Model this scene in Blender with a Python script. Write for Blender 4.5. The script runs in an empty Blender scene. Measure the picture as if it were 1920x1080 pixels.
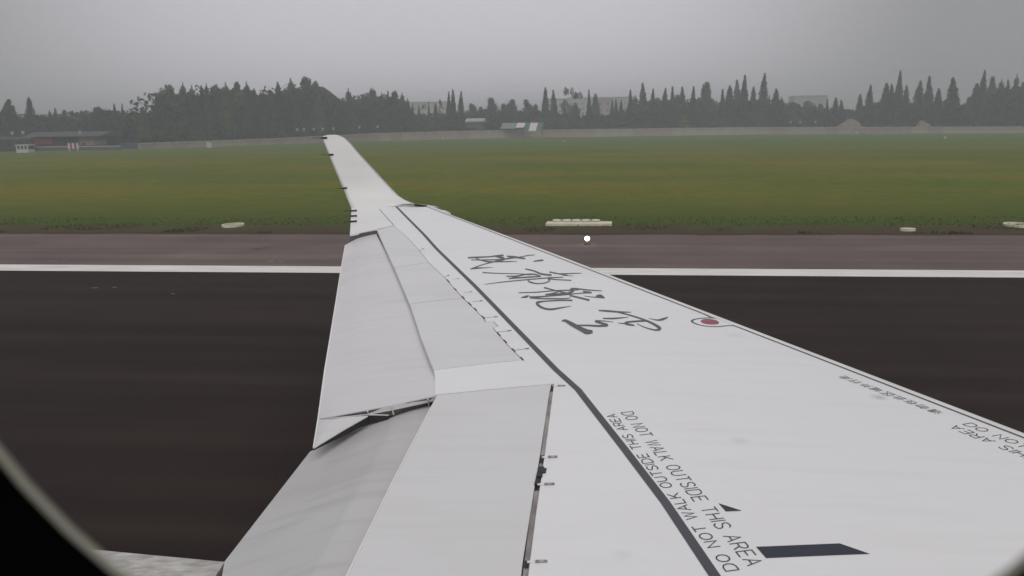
import bpy, math, random
from mathutils import Vector, noise
from mathutils.geometry import delaunay_2d_cdt

# ------------------------------------------------------------------ camera
H = 3.5                       # eye height above the runway
F = 1723.0                    # focal length in pixels of the 1920 px wide photograph
sc = bpy.context.scene
pitch = math.atan(306 / F); yaw = math.radians(7.1); roll = -math.atan(25 / 1920)
fwd = Vector((-math.sin(yaw) * math.cos(pitch), math.cos(yaw) * math.cos(pitch), -math.sin(pitch)))
r0 = fwd.cross(Vector((0, 0, 1))).normalized(); u0 = r0.cross(fwd)
RT = r0 * math.cos(roll) + u0 * math.sin(roll)
UP = u0 * math.cos(roll) - r0 * math.sin(roll)
cam_d = bpy.data.cameras.new('camera'); cam = bpy.data.objects.new('camera', cam_d)
sc.collection.objects.link(cam); sc.camera = cam
from mathutils import Matrix
cam.matrix_world = Matrix(((RT.x, UP.x, -fwd.x, 0), (RT.y, UP.y, -fwd.y, 0), (RT.z, UP.z, -fwd.z, H), (0, 0, 0, 1)))
cam_d.sensor_width = 36; cam_d.lens = 36 * F / 1920
cam_d.clip_start = 0.02; cam_d.clip_end = 6000
cam_d.dof.use_dof = True; cam_d.dof.focus_distance = 7.0; cam_d.dof.aperture_fstop = 9.0

# ------------------------------------------------------------------ sky and sun
SUN_EL, SUN_AZ = math.radians(56), math.radians(172)      # azimuth measured from +Y towards +X
w = bpy.data.worlds.new('World'); sc.world = w; w.use_nodes = True
nt = w.node_tree; nt.nodes.clear()
N = nt.nodes.new; L = nt.links.new
out = N('ShaderNodeOutputWorld'); bg = N('ShaderNodeBackground'); bg.inputs['Strength'].default_value = 0.1
sky = N('ShaderNodeTexSky'); sky.sky_type = 'NISHITA'; sky.sun_disc = False
sky.sun_elevation = SUN_EL; sky.sun_rotation = SUN_AZ; sky.dust_density = 5; sky.air_density = 1.5
hsv = N('ShaderNodeHueSaturation'); hsv.inputs['Saturation'].default_value = 0.12
L(sky.outputs[0], hsv.inputs['Color'])
# overcast deck: grey, brighter ahead near the horizon; lens vignetting put into the falloff
tc = N('ShaderNodeTexCoord'); vm = N('ShaderNodeVectorMath'); vm.operation = 'DOT_PRODUCT'
gd = Vector((-0.20, 1, 0.17)).normalized(); vm.inputs[1].default_value = gd
L(tc.outputs['Generated'], vm.inputs[0])
ramp = N('ShaderNodeValToRGB'); L(vm.outputs['Value'], ramp.inputs[0])
cr = ramp.color_ramp; cr.interpolation = 'EASE'
cr.elements[0].position = 0.60; cr.elements[0].color = (2.7, 2.7, 2.78, 1)
cr.elements[1].position = 1.0; cr.elements[1].color = (6.6, 6.48, 6.95, 1)
e = cr.elements.new(0.87); e.color = (3.3, 3.3, 3.42, 1)
tn = N('ShaderNodeTexNoise'); tn.inputs['Scale'].default_value = 3.0; tn.inputs['Detail'].default_value = 3
mpn = N('ShaderNodeMapping'); mpn.inputs['Scale'].default_value = (1, 1, 4)
L(tc.outputs['Generated'], mpn.inputs[0]); L(mpn.outputs[0], tn.inputs['Vector'])
mr = N('ShaderNodeMapRange'); mr.inputs['To Min'].default_value = 0.98; mr.inputs['To Max'].default_value = 1.02
L(tn.outputs[0], mr.inputs[0])
ml = N('ShaderNodeVectorMath'); ml.operation = 'SCALE'; L(ramp.outputs[0], ml.inputs[0]); L(mr.outputs[0], ml.inputs['Scale'])
mix = N('ShaderNodeMixRGB'); mix.inputs[0].default_value = 0.93
L(hsv.outputs[0], mix.inputs[1]); L(ml.outputs[0], mix.inputs[2]); L(mix.outputs[0], bg.inputs['Color']); L(bg.outputs[0], out.inputs[0])

sd = bpy.data.lights.new('sun', 'SUN'); sd.energy = 1.45; sd.angle = math.radians(70); sd.color = (1, 0.985, 0.96)
sun = bpy.data.objects.new('sun', sd); sc.collection.objects.link(sun)
sv = Vector((math.sin(SUN_AZ) * math.cos(SUN_EL), math.cos(SUN_AZ) * math.cos(SUN_EL), math.sin(SUN_EL)))
sun.rotation_euler = sv.to_track_quat('Z', 'Y').to_euler()
sc.view_settings.view_transform = 'Standard'; sc.view_settings.look = 'None'
sc.view_settings.exposure = 0; sc.view_settings.gamma = 1; sc.view_settings.use_curve_mapping = False
sc.cycles.volume_max_steps = 64

# ------------------------------------------------------------------ helpers
rnd = random.Random(7)
def ray(px, py): return (fwd + RT * ((px - 960) / F) + UP * ((540 - py) / F)).normalized()
EYE = Vector((0, 0, H))
def G(px, py, z=0.0):
    d = ray(px, py); return EYE + d * ((z - H) / d.z)
def atY(px, py, Y):
    d = ray(px, py); return EYE + d * (Y / d.y)

def mat(name, col, rough=0.6, metal=0.0, var=0.0, scale=5.0, stretch=(1, 1, 1), col2=None, bump=0.0, bscale=60, spec=0.5, emit=None, es=0):
    m = bpy.data.materials.new(name); m.use_nodes = True
    t = m.node_tree; p = t.nodes['Principled BSDF']
    p.inputs['Base Color'].default_value = (*col, 1); p.inputs['Roughness'].default_value = rough
    p.inputs['Metallic'].default_value = metal; p.inputs['Specular IOR Level'].default_value = spec
    c = t.nodes.new('ShaderNodeTexCoord'); mp = t.nodes.new('ShaderNodeMapping'); mp.inputs['Scale'].default_value = stretch
    t.links.new(c.outputs['Object'], mp.inputs[0])
    if var or col2:
        n = t.nodes.new('ShaderNodeTexNoise'); n.inputs['Scale'].default_value = scale; n.inputs['Detail'].default_value = 5
        t.links.new(mp.outputs[0], n.inputs['Vector'])
        r = t.nodes.new('ShaderNodeValToRGB'); t.links.new(n.outputs[0], r.inputs[0])
        r.color_ramp.elements[0].position = 0.35; r.color_ramp.elements[1].position = 0.68
        c2 = col2 or tuple(max(0, x * (1 - var)) for x in col)
        r.color_ramp.elements[0].color = (*c2, 1); r.color_ramp.elements[1].color = (*col, 1)
        t.links.new(r.outputs[0], p.inputs['Base Color'])
    if bump:
        n2 = t.nodes.new('ShaderNodeTexNoise'); n2.inputs['Scale'].default_value = bscale; n2.inputs['Detail'].default_value = 4
        t.links.new(c.outputs['Object'], n2.inputs['Vector'])
        b = t.nodes.new('ShaderNodeBump'); b.inputs['Strength'].default_value = bump; b.inputs['Distance'].default_value = 0.01
        t.links.new(n2.outputs[0], b.inputs['Height']); t.links.new(b.outputs[0], p.inputs['Normal'])
    if emit:
        p.inputs['Emission Color'].default_value = (*emit, 1); p.inputs['Emission Strength'].default_value = es
    return m

def tag(o, label=None, cat=None, group=None, kind=None):
    if label: o['label'] = label
    if cat: o['category'] = cat
    if group: o['group'] = group
    if kind: o['kind'] = kind
    return o
def mk(name, verts, faces, material, parent=None, smooth=False):
    me = bpy.data.meshes.new(name); me.from_pydata([tuple(v) for v in verts], [], faces)
    if isinstance(material, (list, tuple)):
        for m in material: me.materials.append(m)
    elif material: me.materials.append(material)
    if smooth: me.polygons.foreach_set('use_smooth', [True] * len(me.polygons))
    me.update()
    o = bpy.data.objects.new(name, me); sc.collection.objects.link(o)
    if parent: o.parent = parent
    return o
def empty(name, loc=(0, 0, 0)):
    o = bpy.data.objects.new(name, None); sc.collection.objects.link(o); o.location = loc; return o

class MB:
    """collects simple solids into one mesh"""
    def __init__(s): s.v = []; s.f = []
    def add(s, v, f):
        b = len(s.v); s.v += [tuple(x) for x in v]; s.f += [tuple(i + b for i in q) for q in f]; return s
    def box(s, x0, x1, y0, y1, z0, z1):
        v = [(x, y, z) for z in (z0, z1) for y in (y0, y1) for x in (x0, x1)]
        return s.add(v, [(0, 2, 3, 1), (4, 5, 7, 6), (0, 1, 5, 4), (2, 6, 7, 3), (0, 4, 6, 2), (1, 3, 7, 5)])
    def cyl(s, cx, cy, z0, z1, r0, r1=None, n=12, cap=True):
        r1 = r0 if r1 is None else r1; v = []
        for z, r in ((z0, r0), (z1, r1)):
            v += [(cx + r * math.cos(2 * math.pi * i / n), cy + r * math.sin(2 * math.pi * i / n), z) for i in range(n)]
        f = [(i, (i + 1) % n, n + (i + 1) % n, n + i) for i in range(n)]
        if cap: f += [tuple(reversed(range(n))), tuple(range(n, 2 * n))]
        return s.add(v, f)
    def prism(s, pts, y0, y1):      # outline in x,z extruded along y
        n = len(pts)
        v = [(x, y0, z) for x, z in pts] + [(x, y1, z) for x, z in pts]
        f = [tuple(range(n)), tuple(reversed(range(n, 2 * n)))] + [(i, n + i, n + (i + 1) % n, (i + 1) % n) for i in range(n)]
        return s.add(v, f)
    def tube(s, a, b, r, n=6):
        a = Vector(a); b = Vector(b); d = (b - a).normalized(); p = d.orthogonal().normalized(); q = d.cross(p)
        v = [c + (p * math.cos(2 * math.pi * i / n) + q * math.sin(2 * math.pi * i / n)) * r for c in (a, b) for i in range(n)]
        f = [(i, (i + 1) % n, n + (i + 1) % n, n + i) for i in range(n)] + [tuple(reversed(range(n))), tuple(range(n, 2 * n))]
        return s.add(v, f)
    def build(s, name, m, parent=None, smooth=False): return mk(name, s.v, s.f, m, parent, smooth)

# ------------------------------------------------------------------ materials of the ground
def ground_mats():
    m = bpy.data.materials.new('grass_field'); m.use_nodes = True; t = m.node_tree; p = t.nodes['Principled BSDF']
    p.inputs['Roughness'].default_value = 0.9; p.inputs['Specular IOR Level'].default_value = 0.15
    g = t.nodes.new('ShaderNodeTexCoord')
    def nz(scale, st, lo, hi, c0, c1, det=6):
        mp = t.nodes.new('ShaderNodeMapping'); mp.inputs['Scale'].default_value = st; t.links.new(g.outputs['Object'], mp.inputs[0])
        n = t.nodes.new('ShaderNodeTexNoise'); n.inputs['Scale'].default_value = scale; n.inputs['Detail'].default_value = det
        t.links.new(mp.outputs[0], n.inputs['Vector'])
        r = t.nodes.new('ShaderNodeValToRGB'); t.links.new(n.outputs[0], r.inputs[0])
        r.color_ramp.elements[0].position = lo; r.color_ramp.elements[1].position = hi
        r.color_ramp.elements[0].color = (*c0, 1); r.color_ramp.elements[1].color = (*c1, 1); return r
    a = nz(0.045, (1, 1.6, 1), 0.36, 0.62, (0.106, 0.140, 0.011), (0.176, 0.162, 0.017))
    b = nz(0.9, (1, 1, 1), 0.3, 0.7, (0.78, 0.80, 0.76), (1.12, 1.10, 1.1))
    b2 = nz(9, (1, 1, 1), 0.3, 0.7, (0.72, 0.74, 0.7), (1.2, 1.2, 1.15))
    mu = t.nodes.new('ShaderNodeMixRGB'); mu.blend_type = 'MULTIPLY'; mu.inputs[0].default_value = 1
    t.links.new(a.outputs[0], mu.inputs[1]); t.links.new(b.outputs[0], mu.inputs[2])
    mu2 = t.nodes.new('ShaderNodeMixRGB'); mu2.blend_type = 'MULTIPLY'; mu2.inputs[0].default_value = 0.8
    t.links.new(mu.outputs[0], mu2.inputs[1]); t.links.new(b2.outputs[0], mu2.inputs[2])
    # greener mown belts: one next to the soil edge, one along the wall
    sp = t.nodes.new('ShaderNodeSeparateXYZ'); t.links.new(g.outputs['Object'], sp.inputs[0])
    jn = t.nodes.new('ShaderNodeTexNoise'); jn.inputs['Scale'].default_value = 0.25; t.links.new(g.outputs['Object'], jn.inputs['Vector'])
    ja = t.nodes.new('ShaderNodeMath'); ja.operation = 'MULTIPLY_ADD'; ja.inputs[1].default_value = 6; t.links.new(jn.outputs[0], ja.inputs[0]); t.links.new(sp.outputs['Y'], ja.inputs[2])
    near = t.nodes.new('ShaderNodeMapRange'); near.inputs['From Min'].default_value = 36; near.inputs['From Max'].default_value = 48
    near.inputs['To Min'].default_value = 1; near.inputs['To Max'].default_value = 0; t.links.new(ja.outputs[0], near.inputs[0])
    far = t.nodes.new('ShaderNodeMapRange'); far.inputs['From Min'].default_value = 110; far.inputs['From Max'].default_value = 165
    t.links.new(ja.outputs[0], far.inputs[0])
    m1 = t.nodes.new('ShaderNodeMixRGB'); t.links.new(near.outputs[0], m1.inputs[0]); t.links.new(mu2.outputs[0], m1.inputs[1]); m1.inputs[2].default_value = (0.066, 0.097, 0.012, 1)
    m2 = t.nodes.new('ShaderNodeMixRGB'); t.links.new(far.outputs[0], m2.inputs[0]); t.links.new(m1.outputs[0], m2.inputs[1]); m2.inputs[2].default_value = (0.095, 0.145, 0.026, 1)
    # worn soil along the pavement edge
    j2 = t.nodes.new('ShaderNodeTexNoise'); j2.inputs['Scale'].default_value = 0.7; j2.inputs['Detail'].default_value = 6; t.links.new(g.outputs['Object'], j2.inputs['Vector'])
    j3 = t.nodes.new('ShaderNodeMath'); j3.operation = 'MULTIPLY_ADD'; j3.inputs[1].default_value = -5.5; t.links.new(j2.outputs[0], j3.inputs[0]); t.links.new(sp.outputs['Y'], j3.inputs[2])
    soil = t.nodes.new('ShaderNodeMapRange'); soil.inputs['From Min'].default_value = 27.6; soil.inputs['From Max'].default_value = 29.6
    soil.inputs['To Min'].default_value = 1; soil.inputs['To Max'].default_value = 0; t.links.new(j3.outputs[0], soil.inputs[0])
    m3 = t.nodes.new('ShaderNodeMixRGB'); t.links.new(soil.outputs[0], m3.inputs[0]); t.links.new(m2.outputs[0], m3.inputs[1]); m3.inputs[2].default_value = (0.075, 0.055, 0.035, 1)
    t.links.new(m3.outputs[0], p.inputs['Base Color'])
    bn = t.nodes.new('ShaderNodeTexNoise'); bn.inputs['Scale'].default_value = 14; bn.inputs['Detail'].default_value = 6; t.links.new(g.outputs['Object'], bn.inputs['Vector'])
    bp = t.nodes.new('ShaderNodeBump'); bp.inputs['Strength'].default_value = 0.6; bp.inputs['Distance'].default_value = 0.05
    t.links.new(bn.outputs[0], bp.inputs['Height']); t.links.new(bp.outputs[0], p.inputs['Normal'])
    return m
def asphalt(name, c0, c1, rough, streak=0.15):
    m = bpy.data.materials.new(name); m.use_nodes = True; t = m.node_tree; p = t.nodes['Principled BSDF']
    p.inputs['Roughness'].default_value = rough; p.inputs['Specular IOR Level'].default_value = 0.12
    g = t.nodes.new('ShaderNodeTexCoord')
    mp = t.nodes.new('ShaderNodeMapping'); mp.inputs['Scale'].default_value = (0.06, 1.3, 1); t.links.new(g.outputs['Object'], mp.inputs[0])
    n = t.nodes.new('ShaderNodeTexNoise'); n.inputs['Scale'].default_value = 1; n.inputs['Detail'].default_value = 8; t.links.new(mp.outputs[0], n.inputs['Vector'])
    r = t.nodes.new('ShaderNodeValToRGB'); r.color_ramp.elements[0].position = 0.3; r.color_ramp.elements[1].position = 0.7
    r.color_ramp.elements[0].color = (*c0, 1); r.color_ramp.elements[1].color = (*c1, 1); t.links.new(n.outputs[0], r.inputs[0])
    n2 = t.nodes.new('ShaderNodeTexNoise'); n2.inputs['Scale'].default_value = 0.35; n2.inputs['Detail'].default_value = 4; t.links.new(g.outputs['Object'], n2.inputs['Vector'])
    n3 = t.nodes.new('ShaderNodeTexNoise'); n3.inputs['Scale'].default_value = 55; n3.inputs['Detail'].default_value = 3; t.links.new(g.outputs['Object'], n3.inputs['Vector'])
    ad = t.nodes.new('ShaderNodeMath'); ad.operation = 'ADD'; t.links.new(n2.outputs[0], ad.inputs[0]); t.links.new(n3.outputs[0], ad.inputs[1])
    mr = t.nodes.new('ShaderNodeMapRange'); mr.inputs['From Min'].default_value = 0.6; mr.inputs['From Max'].default_value = 1.4
    mr.inputs['To Min'].default_value = 0.72; mr.inputs['To Max'].default_value = 1.28; t.links.new(ad.outputs[0], mr.inputs[0])
    mu = t.nodes.new('ShaderNodeVectorMath'); mu.operation = 'SCALE'; t.links.new(r.outputs[0], mu.inputs[0]); t.links.new(mr.outputs[0], mu.inputs['Scale'])
    t.links.new(mu.outputs[0], p.inputs['Base Color'])
    bp = t.nodes.new('ShaderNodeBump'); bp.inputs['Strength'].default_value = 0.5; bp.inputs['Distance'].default_value = 0.006
    t.links.new(n3.outputs[0], bp.inputs['Height']); t.links.new(bp.outputs[0], p.inputs['Normal'])
    return m
M_grass = ground_mats()
M_run = asphalt('runway_asphalt', (0.022, 0.0155, 0.0135), (0.040, 0.028, 0.0255), 0.9)
M_sho = asphalt('shoulder_asphalt', (0.128, 0.098, 0.091), (0.190, 0.150, 0.142), 0.85)
M_line = mat('runway_paint', (0.92, 0.90, 0.88), 0.7, col2=(0.70, 0.67, 0.66), scale=1.2, stretch=(0.6, 6, 1), bump=0.2)

# ------------------------------------------------------------------ ground, runway, shoulder, line
X0, X1 = -880, 880
def sheet_rect(name, y0, y1, z, m):
    o = mk(name, [(X0, y0, z), (X1, y0, z), (X1, y1, z), (X0, y1, z)], [(0, 1, 2, 3)], m)
    return tag(o, kind='structure')
CL = -1.5                                    # runway centre line under the aircraft
sheet_rect('runway', 2 * CL - 22.45, 22.45, 0.0, M_run)
sheet_rect('runway_shoulder', 22.45, 29.7, 0.0, M_sho)
sheet_rect('runway_shoulder', 2 * CL - 29.7, 2 * CL - 22.45, 0.0, M_sho)
sheet_rect('edge_line', 21.42, 22.44, 0.004, M_line)
sheet_rect('edge_line', 2 * CL - 22.44, 2 * CL - 21.42, 0.004, M_line)
# grass field: ragged edge slightly higher than the pavement
gv, gf = [], []
xs = []
x = X0
while x < X1:
    xs.append(x); x += 0.22 if -45 < x < 30 else 4.0
xs.append(X1)
for i, x in enumerate(xs):
    e_ = 29.38 + 0.20 * (noise.noise((x * 0.5, 0, 0)) + 0.6 * noise.noise((x * 2.3, 3, 0)) + 0.4 * noise.noise((x * 6, 5, 0)))
    gv += [(x, e_, 0.0), (x, e_ + 0.05, 0.05), (x, 33, 0.07), (x, 60, 0.06), (x, 1180, 0.06)]
for i in range(len(xs) - 1):
    for k in range(4):
        a = i * 5 + k; gf.append((a, a + 5, a + 6, a + 1))
tag(mk('grass_field', gv, gf, M_grass), kind='structure')
sheet_rect('grass_field', -300, 2 * CL - 29.7, 0.01, M_grass)

# ------------------------------------------------------------------ wing surface mathematics
def chord_s(x, y):
    le = 1.905 - 0.5695 * (y - 4.481); te = -1.46 - 0.28 * (y - 4) if y > 4 else -1.45
    return (le - x) / (le - te), le - te
def zw(x, y):
    s, c = chord_s(x, y); s = max(-0.1, min(1.4, s))
    return H - 1.7 + 0.05 * y - c * 0.055 * (s - 0.38) ** 2
def W(px, py, dz=0.0):
    d = ray(px, py); t = 1.7 / abs(d.z - 0.05 * d.y)
    for _ in range(30):
        p = EYE + d * t
        g = zw(p.x, p.y) + dz
        t += (g - p.z) / (d.z - 0.05 * d.y)
    return EYE + d * t
def lift(xy, dz): return Vector((xy[0], xy[1], zw(xy[0], xy[1]) + dz))
def WX(px, py): p = W(px, py); return (p.x, p.y)

def densify(poly, step, closed=True):
    o = []; n = len(poly)
    for i in range(n if closed else n - 1):
        a = Vector(poly[i][:2]); b = Vector(poly[(i + 1) % n][:2]); k = max(1, int((b - a).length / step))
        for j in range(k): o.append(a.lerp(b, j / k))
    if not closed: o.append(Vector(poly[-1][:2]))
    return o
def shrink(poly, d):
    n = len(poly); A = sum(poly[i][0] * poly[(i + 1) % n][1] - poly[(i + 1) % n][0] * poly[i][1] for i in range(n)); s = 1 if A > 0 else -1
    o = []
    for i in range(n):
        p0, p1, p2 = Vector(poly[i - 1]), Vector(poly[i]), Vector(poly[(i + 1) % n])
        e1 = (p1 - p0).normalized(); e2 = (p2 - p1).normalized()
        n1 = Vector((-e1.y, e1.x)) * s; n2 = Vector((-e2.y, e2.x)) * s
        b = (n1 + n2); b = b.normalized() if b.length > 1e-4 else n1
        c = max(0.35, b.dot(n1)); o.append(tuple(p1 + b * (d / c)))
    return o
def inside(p, poly):
    c = False; n = len(poly)
    for i in range(n):
        x1, y1 = poly[i][0], poly[i][1]; x2, y2 = poly[i - 1][0], poly[i - 1][1]
        if (y1 > p[1]) != (y2 > p[1]) and p[0] < (x2 - x1) * (p[1] - y1) / (y2 - y1) + x1: c = not c
    return c
def plate(name, poly, material, parent, dz=0.0, thick=0.012, grid=0.12, gap=0.0, dzf=None, smooth=True):
    """a plate that follows the wing's surface; poly in x,y"""
    if gap: poly = shrink(poly, gap)
    ring = densify(poly, grid)
    pts = list(ring); n = len(ring); edges = [(i, (i + 1) % n) for i in range(n)]
    x0 = min(p[0] for p in ring); x1 = max(p[0] for p in ring); y0 = min(p[1] for p in ring); y1 = max(p[1] for p in ring)
    inner = shrink([tuple(p) for p in ring], grid * 0.45)
    y = y0 + grid / 2
    while y < y1:
        x = x0 + grid / 2
        while x < x1:
            if inside((x, y), inner): pts.append(Vector((x, y)))
            x += grid
        y += grid
    res = delaunay_2d_cdt(pts, edges, [list(range(n))], 1, 1e-6)
    v2, fs = res[0], res[2]
    f = dzf or (lambda p: dz)
    top = [lift(p, f(p)) for p in v2]; bot = [t - Vector((0, 0, thick)) for t in top]
    m = len(top); faces = []
    cnt = {}
    for q in fs:
        q = list(q)
        a, b, c = (v2[i] for i in q[:3])
        if (b - a).cross(c - a) < 0: q.reverse()
        faces.append(tuple(q)); faces.append(tuple(m + i for i in reversed(q)))
        for i in range(len(q)):
            a_, b_ = q[i], q[(i + 1) % len(q)]; cnt[(a_, b_)] = 1
    nf = len(faces)
    vv = top + bot
    for (a_, b_) in list(cnt):
        if (b_, a_) not in cnt:
            k = len(vv); vv += [top[a_], top[b_], bot[b_], bot[a_]]; faces.append((k, k + 3, k + 2, k + 1))
    o = mk(name, vv, faces, material, parent)
    if smooth: o.data.polygons.foreach_set('use_smooth', [i < nf for i in range(len(faces))])
    return o
class Strips:
    """flat painted bands and strokes lying on the wing surface"""
    def __init__(s, dz=0.0014): s.v = []; s.f = []; s.dz = dz; s.k = 0
    def outline(s, left, right):
        d = s.dz + 0.00012 * (s.k % 9); s.k += 1; b = len(s.v); n = len(left)
        for a, c in zip(left, right): s.v += [lift(a, d), lift(c, d)]
        for i in range(n - 1):
            k = b + 2 * i; s.f.append((k, k + 1, k + 3, k + 2))
    def band(s, xy, wd, step=0.15, wf=None):
        p = densify(xy, step, closed=False) if step else [Vector(q) for q in xy]
        l, r = [], []; n = len(p)
        for i in range(n):
            e1 = (p[i] - p[i - 1]).normalized() if i else (p[1] - p[0]).normalized()
            e2 = (p[i + 1] - p[i]).normalized() if i < n - 1 else e1
            t = e1 + e2; t = t.normalized() if t.length > 0.2 else e1
            nn = Vector((-t.y, t.x)); c = max(0.5, nn.dot(Vector((-e1.y, e1.x))))
            h = (wf(i / (n - 1)) if wf else wd) / 2 / c
            l.append(p[i] + nn * h); r.append(p[i] - nn * h)
        s.outline(l, r)
    def brush(s, pts, org, sc_):
        """brush stroke from traced points (x, y, width) given in an enlargement's pixels"""
        q = [(org[0] + x / sc_, org[1] + y / sc_, wd / sc_) for x, y, wd in pts]
        # smooth by Catmull-Rom
        o = []
        for i in range(len(q) - 1):
            p0, p1, p2, p3 = q[max(0, i - 1)], q[i], q[i + 1], q[min(len(q) - 1, i + 2)]
            for j in range(6):
                t = j / 6; o.append([0.5 * (2 * p1[k] + (p2[k] - p0[k]) * t + (2 * p0[k] - 5 * p1[k] + 4 * p2[k] - p3[k]) * t * t + (-p0[k] + 3 * p1[k] - 3 * p2[k] + p3[k]) * t ** 3) for k in range(3)])
        o.append(list(q[-1])); l, r = [], []
        for i in range(len(o)):
            a = o[max(0, i - 1)]; b = o[min(len(o) - 1, i + 1)]
            t = Vector((b[0] - a[0], b[1] - a[1])); t = t.normalized() if t.length > 1e-6 else Vector((1, 0))
            h = max(0.25, o[i][2] / 2); l.append(WX(o[i][0] - t.y * h, o[i][1] + t.x * h)); r.append(WX(o[i][0] + t.y * h, o[i][1] - t.x * h))
        s.outline(l, r)
    def poly(s, xy):
        d = s.dz; b = len(s.v); s.v += [lift(p, d) for p in xy]; s.f.append(tuple(range(b, b + len(xy))))
    def build(s, name, m, parent, label=None):
        o = mk(name, s.v, s.f, m, parent)
        if label: o['label'] = label
        return o

# ------------------------------------------------------------------ aircraft materials
def paint_mat(name, col, dirty, rough=0.38):
    m = bpy.data.materials.new(name); m.use_nodes = True; t = m.node_tree; p = t.nodes['Principled BSDF']
    p.inputs['Roughness'].default_value = rough; p.inputs['Coat Weight'].default_value = 0.12; p.inputs['Coat Roughness'].default_value = 0.25
    g = t.nodes.new('ShaderNodeTexCoord')
    def nz(sc_, st, lo, hi):
        mp = t.nodes.new('ShaderNodeMapping'); mp.inputs['Scale'].default_value = st; t.links.new(g.outputs['Object'], mp.inputs[0])
        n = t.nodes.new('ShaderNodeTexNoise'); n.inputs['Scale'].default_value = sc_; n.inputs['Detail'].default_value = 6; t.links.new(mp.outputs[0], n.inputs['Vector'])
        r = t.nodes.new('ShaderNodeMapRange'); r.inputs['From Min'].default_value = lo; r.inputs['From Max'].default_value = hi; t.links.new(n.outputs[0], r.inputs[0]); return r
    a = nz(1.3, (0.5, 1, 1), 0.45, 0.75); b = nz(5, (0.25, 2.2, 1), 0.5, 0.8)
    ad = t.nodes.new('ShaderNodeMath'); ad.operation = 'MULTIPLY_ADD'; ad.inputs[1].default_value = 0.6; t.links.new(a.outputs[0], ad.inputs[0]); t.links.new(b.outputs[0], ad.inputs[2])
    sc2 = t.nodes.new('ShaderNodeMath'); sc2.operation = 'MULTIPLY'; sc2.inputs[1].default_value = dirty; t.links.new(ad.outputs[0], sc2.inputs[0])
    mx = t.nodes.new('ShaderNodeMixRGB'); mx.inputs[1].default_value = (*col, 1); mx.inputs[2].default_value = (col[0] * 0.62, col[1] * 0.60, col[2] * 0.56, 1)
    t.links.new(sc2.outputs[0], mx.inputs[0]); t.links.new(mx.outputs[0], p.inputs['Base Color'])
    rr = t.nodes.new('ShaderNodeMapRange'); rr.inputs['To Min'].default_value = rough - 0.05; rr.inputs['To Max'].default_value = rough + 0.15
    t.links.new(a.outputs[0], rr.inputs[0]); t.links.new(rr.outputs[0], p.inputs['Roughness'])
    bn = t.nodes.new('ShaderNodeTexNoise'); bn.inputs['Scale'].default_value = 2.2; bn.inputs['Detail'].default_value = 2; t.links.new(g.outputs['Object'], bn.inputs['Vector'])
    bp = t.nodes.new('ShaderNodeBump'); bp.inputs['Strength'].default_value = 0.05; bp.inputs['Distance'].default_value = 0.02
    t.links.new(bn.outputs[0], bp.inputs['Height']); t.links.new(bp.outputs[0], p.inputs['Normal'])
    return m
M_white = paint_mat('wing_paint', (0.88, 0.87, 0.89), 0.12)
M_spoil = paint_mat('spoiler_paint', (0.755, 0.745, 0.76), 0.16)
M_flap = paint_mat('flap_paint', (0.735, 0.72, 0.74), 0.22)
M_flap2 = paint_mat('dirty_flap_paint', (0.60, 0.59, 0.60), 0.42)
M_wl = paint_mat('winglet_paint', (0.80, 0.79, 0.79), 0.15)
M_le = mat('leading_edge_metal', (0.86, 0.84, 0.84), 0.42, 0.0, var=0.08, scale=3)
M_primer = mat('bay_primer', (0.13, 0.125, 0.12), 0.7, var=0.3, scale=12)
M_dark = mat('dark_mechanism_gap_shade', (0.025, 0.025, 0.028), 0.55, var=0.3, scale=30)  # dark mechanisms, and the painted shade in gaps and round covers
M_seal = mat('grey_sealant', (0.11, 0.115, 0.125), 0.6, var=0.2, scale=8)
M_stripe = mat('walkway_stripe_paint', (0.085, 0.092, 0.108), 0.55, var=0.15, scale=4)
M_ink = mat('marking_ink', (0.050, 0.052, 0.060), 0.5)
M_ink2 = mat('character_ink', (0.095, 0.100, 0.115), 0.5)
M_inkf = mat('faded_ink', (0.17, 0.17, 0.175), 0.6)
M_blue = mat('dark_blue_paint', (0.028, 0.033, 0.050), 0.45)
M_red = mat('filler_cap_red', (0.36, 0.11, 0.15), 0.5, var=0.25, scale=20)
M_steel = mat('bare_steel', (0.42, 0.41, 0.41), 0.4, 0.6, var=0.3, scale=15, stretch=(1, 0.2, 1))
M_brown = mat('hinge_strip_metal', (0.44, 0.41, 0.40), 0.45, 0.3, col2=(0.24, 0.215, 0.205), scale=7, stretch=(4, 1, 1))
M_wick = mat('static_wick_black', (0.02, 0.02, 0.022), 0.6)

plane = empty('airliner', (0, 0, 0))
tag(plane, 'white airliner wing with upturned winglet and Chinese lettering, seen through the cabin window', 'airliner')

# ------------------------------------------------------------------ wing skin
PL = [(820, 395.5), (860, 411), (941.5, 442.5), (1020, 472.5), (1080, 495.5), (1200, 542.5), (1243.5, 560), (1297, 580.6), (1376, 611), (1460, 643.5), (1560, 682), (1673, 727), (1800, 774), (1920, 821)]
PLX = [WX(*p) for p in PL]
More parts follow.
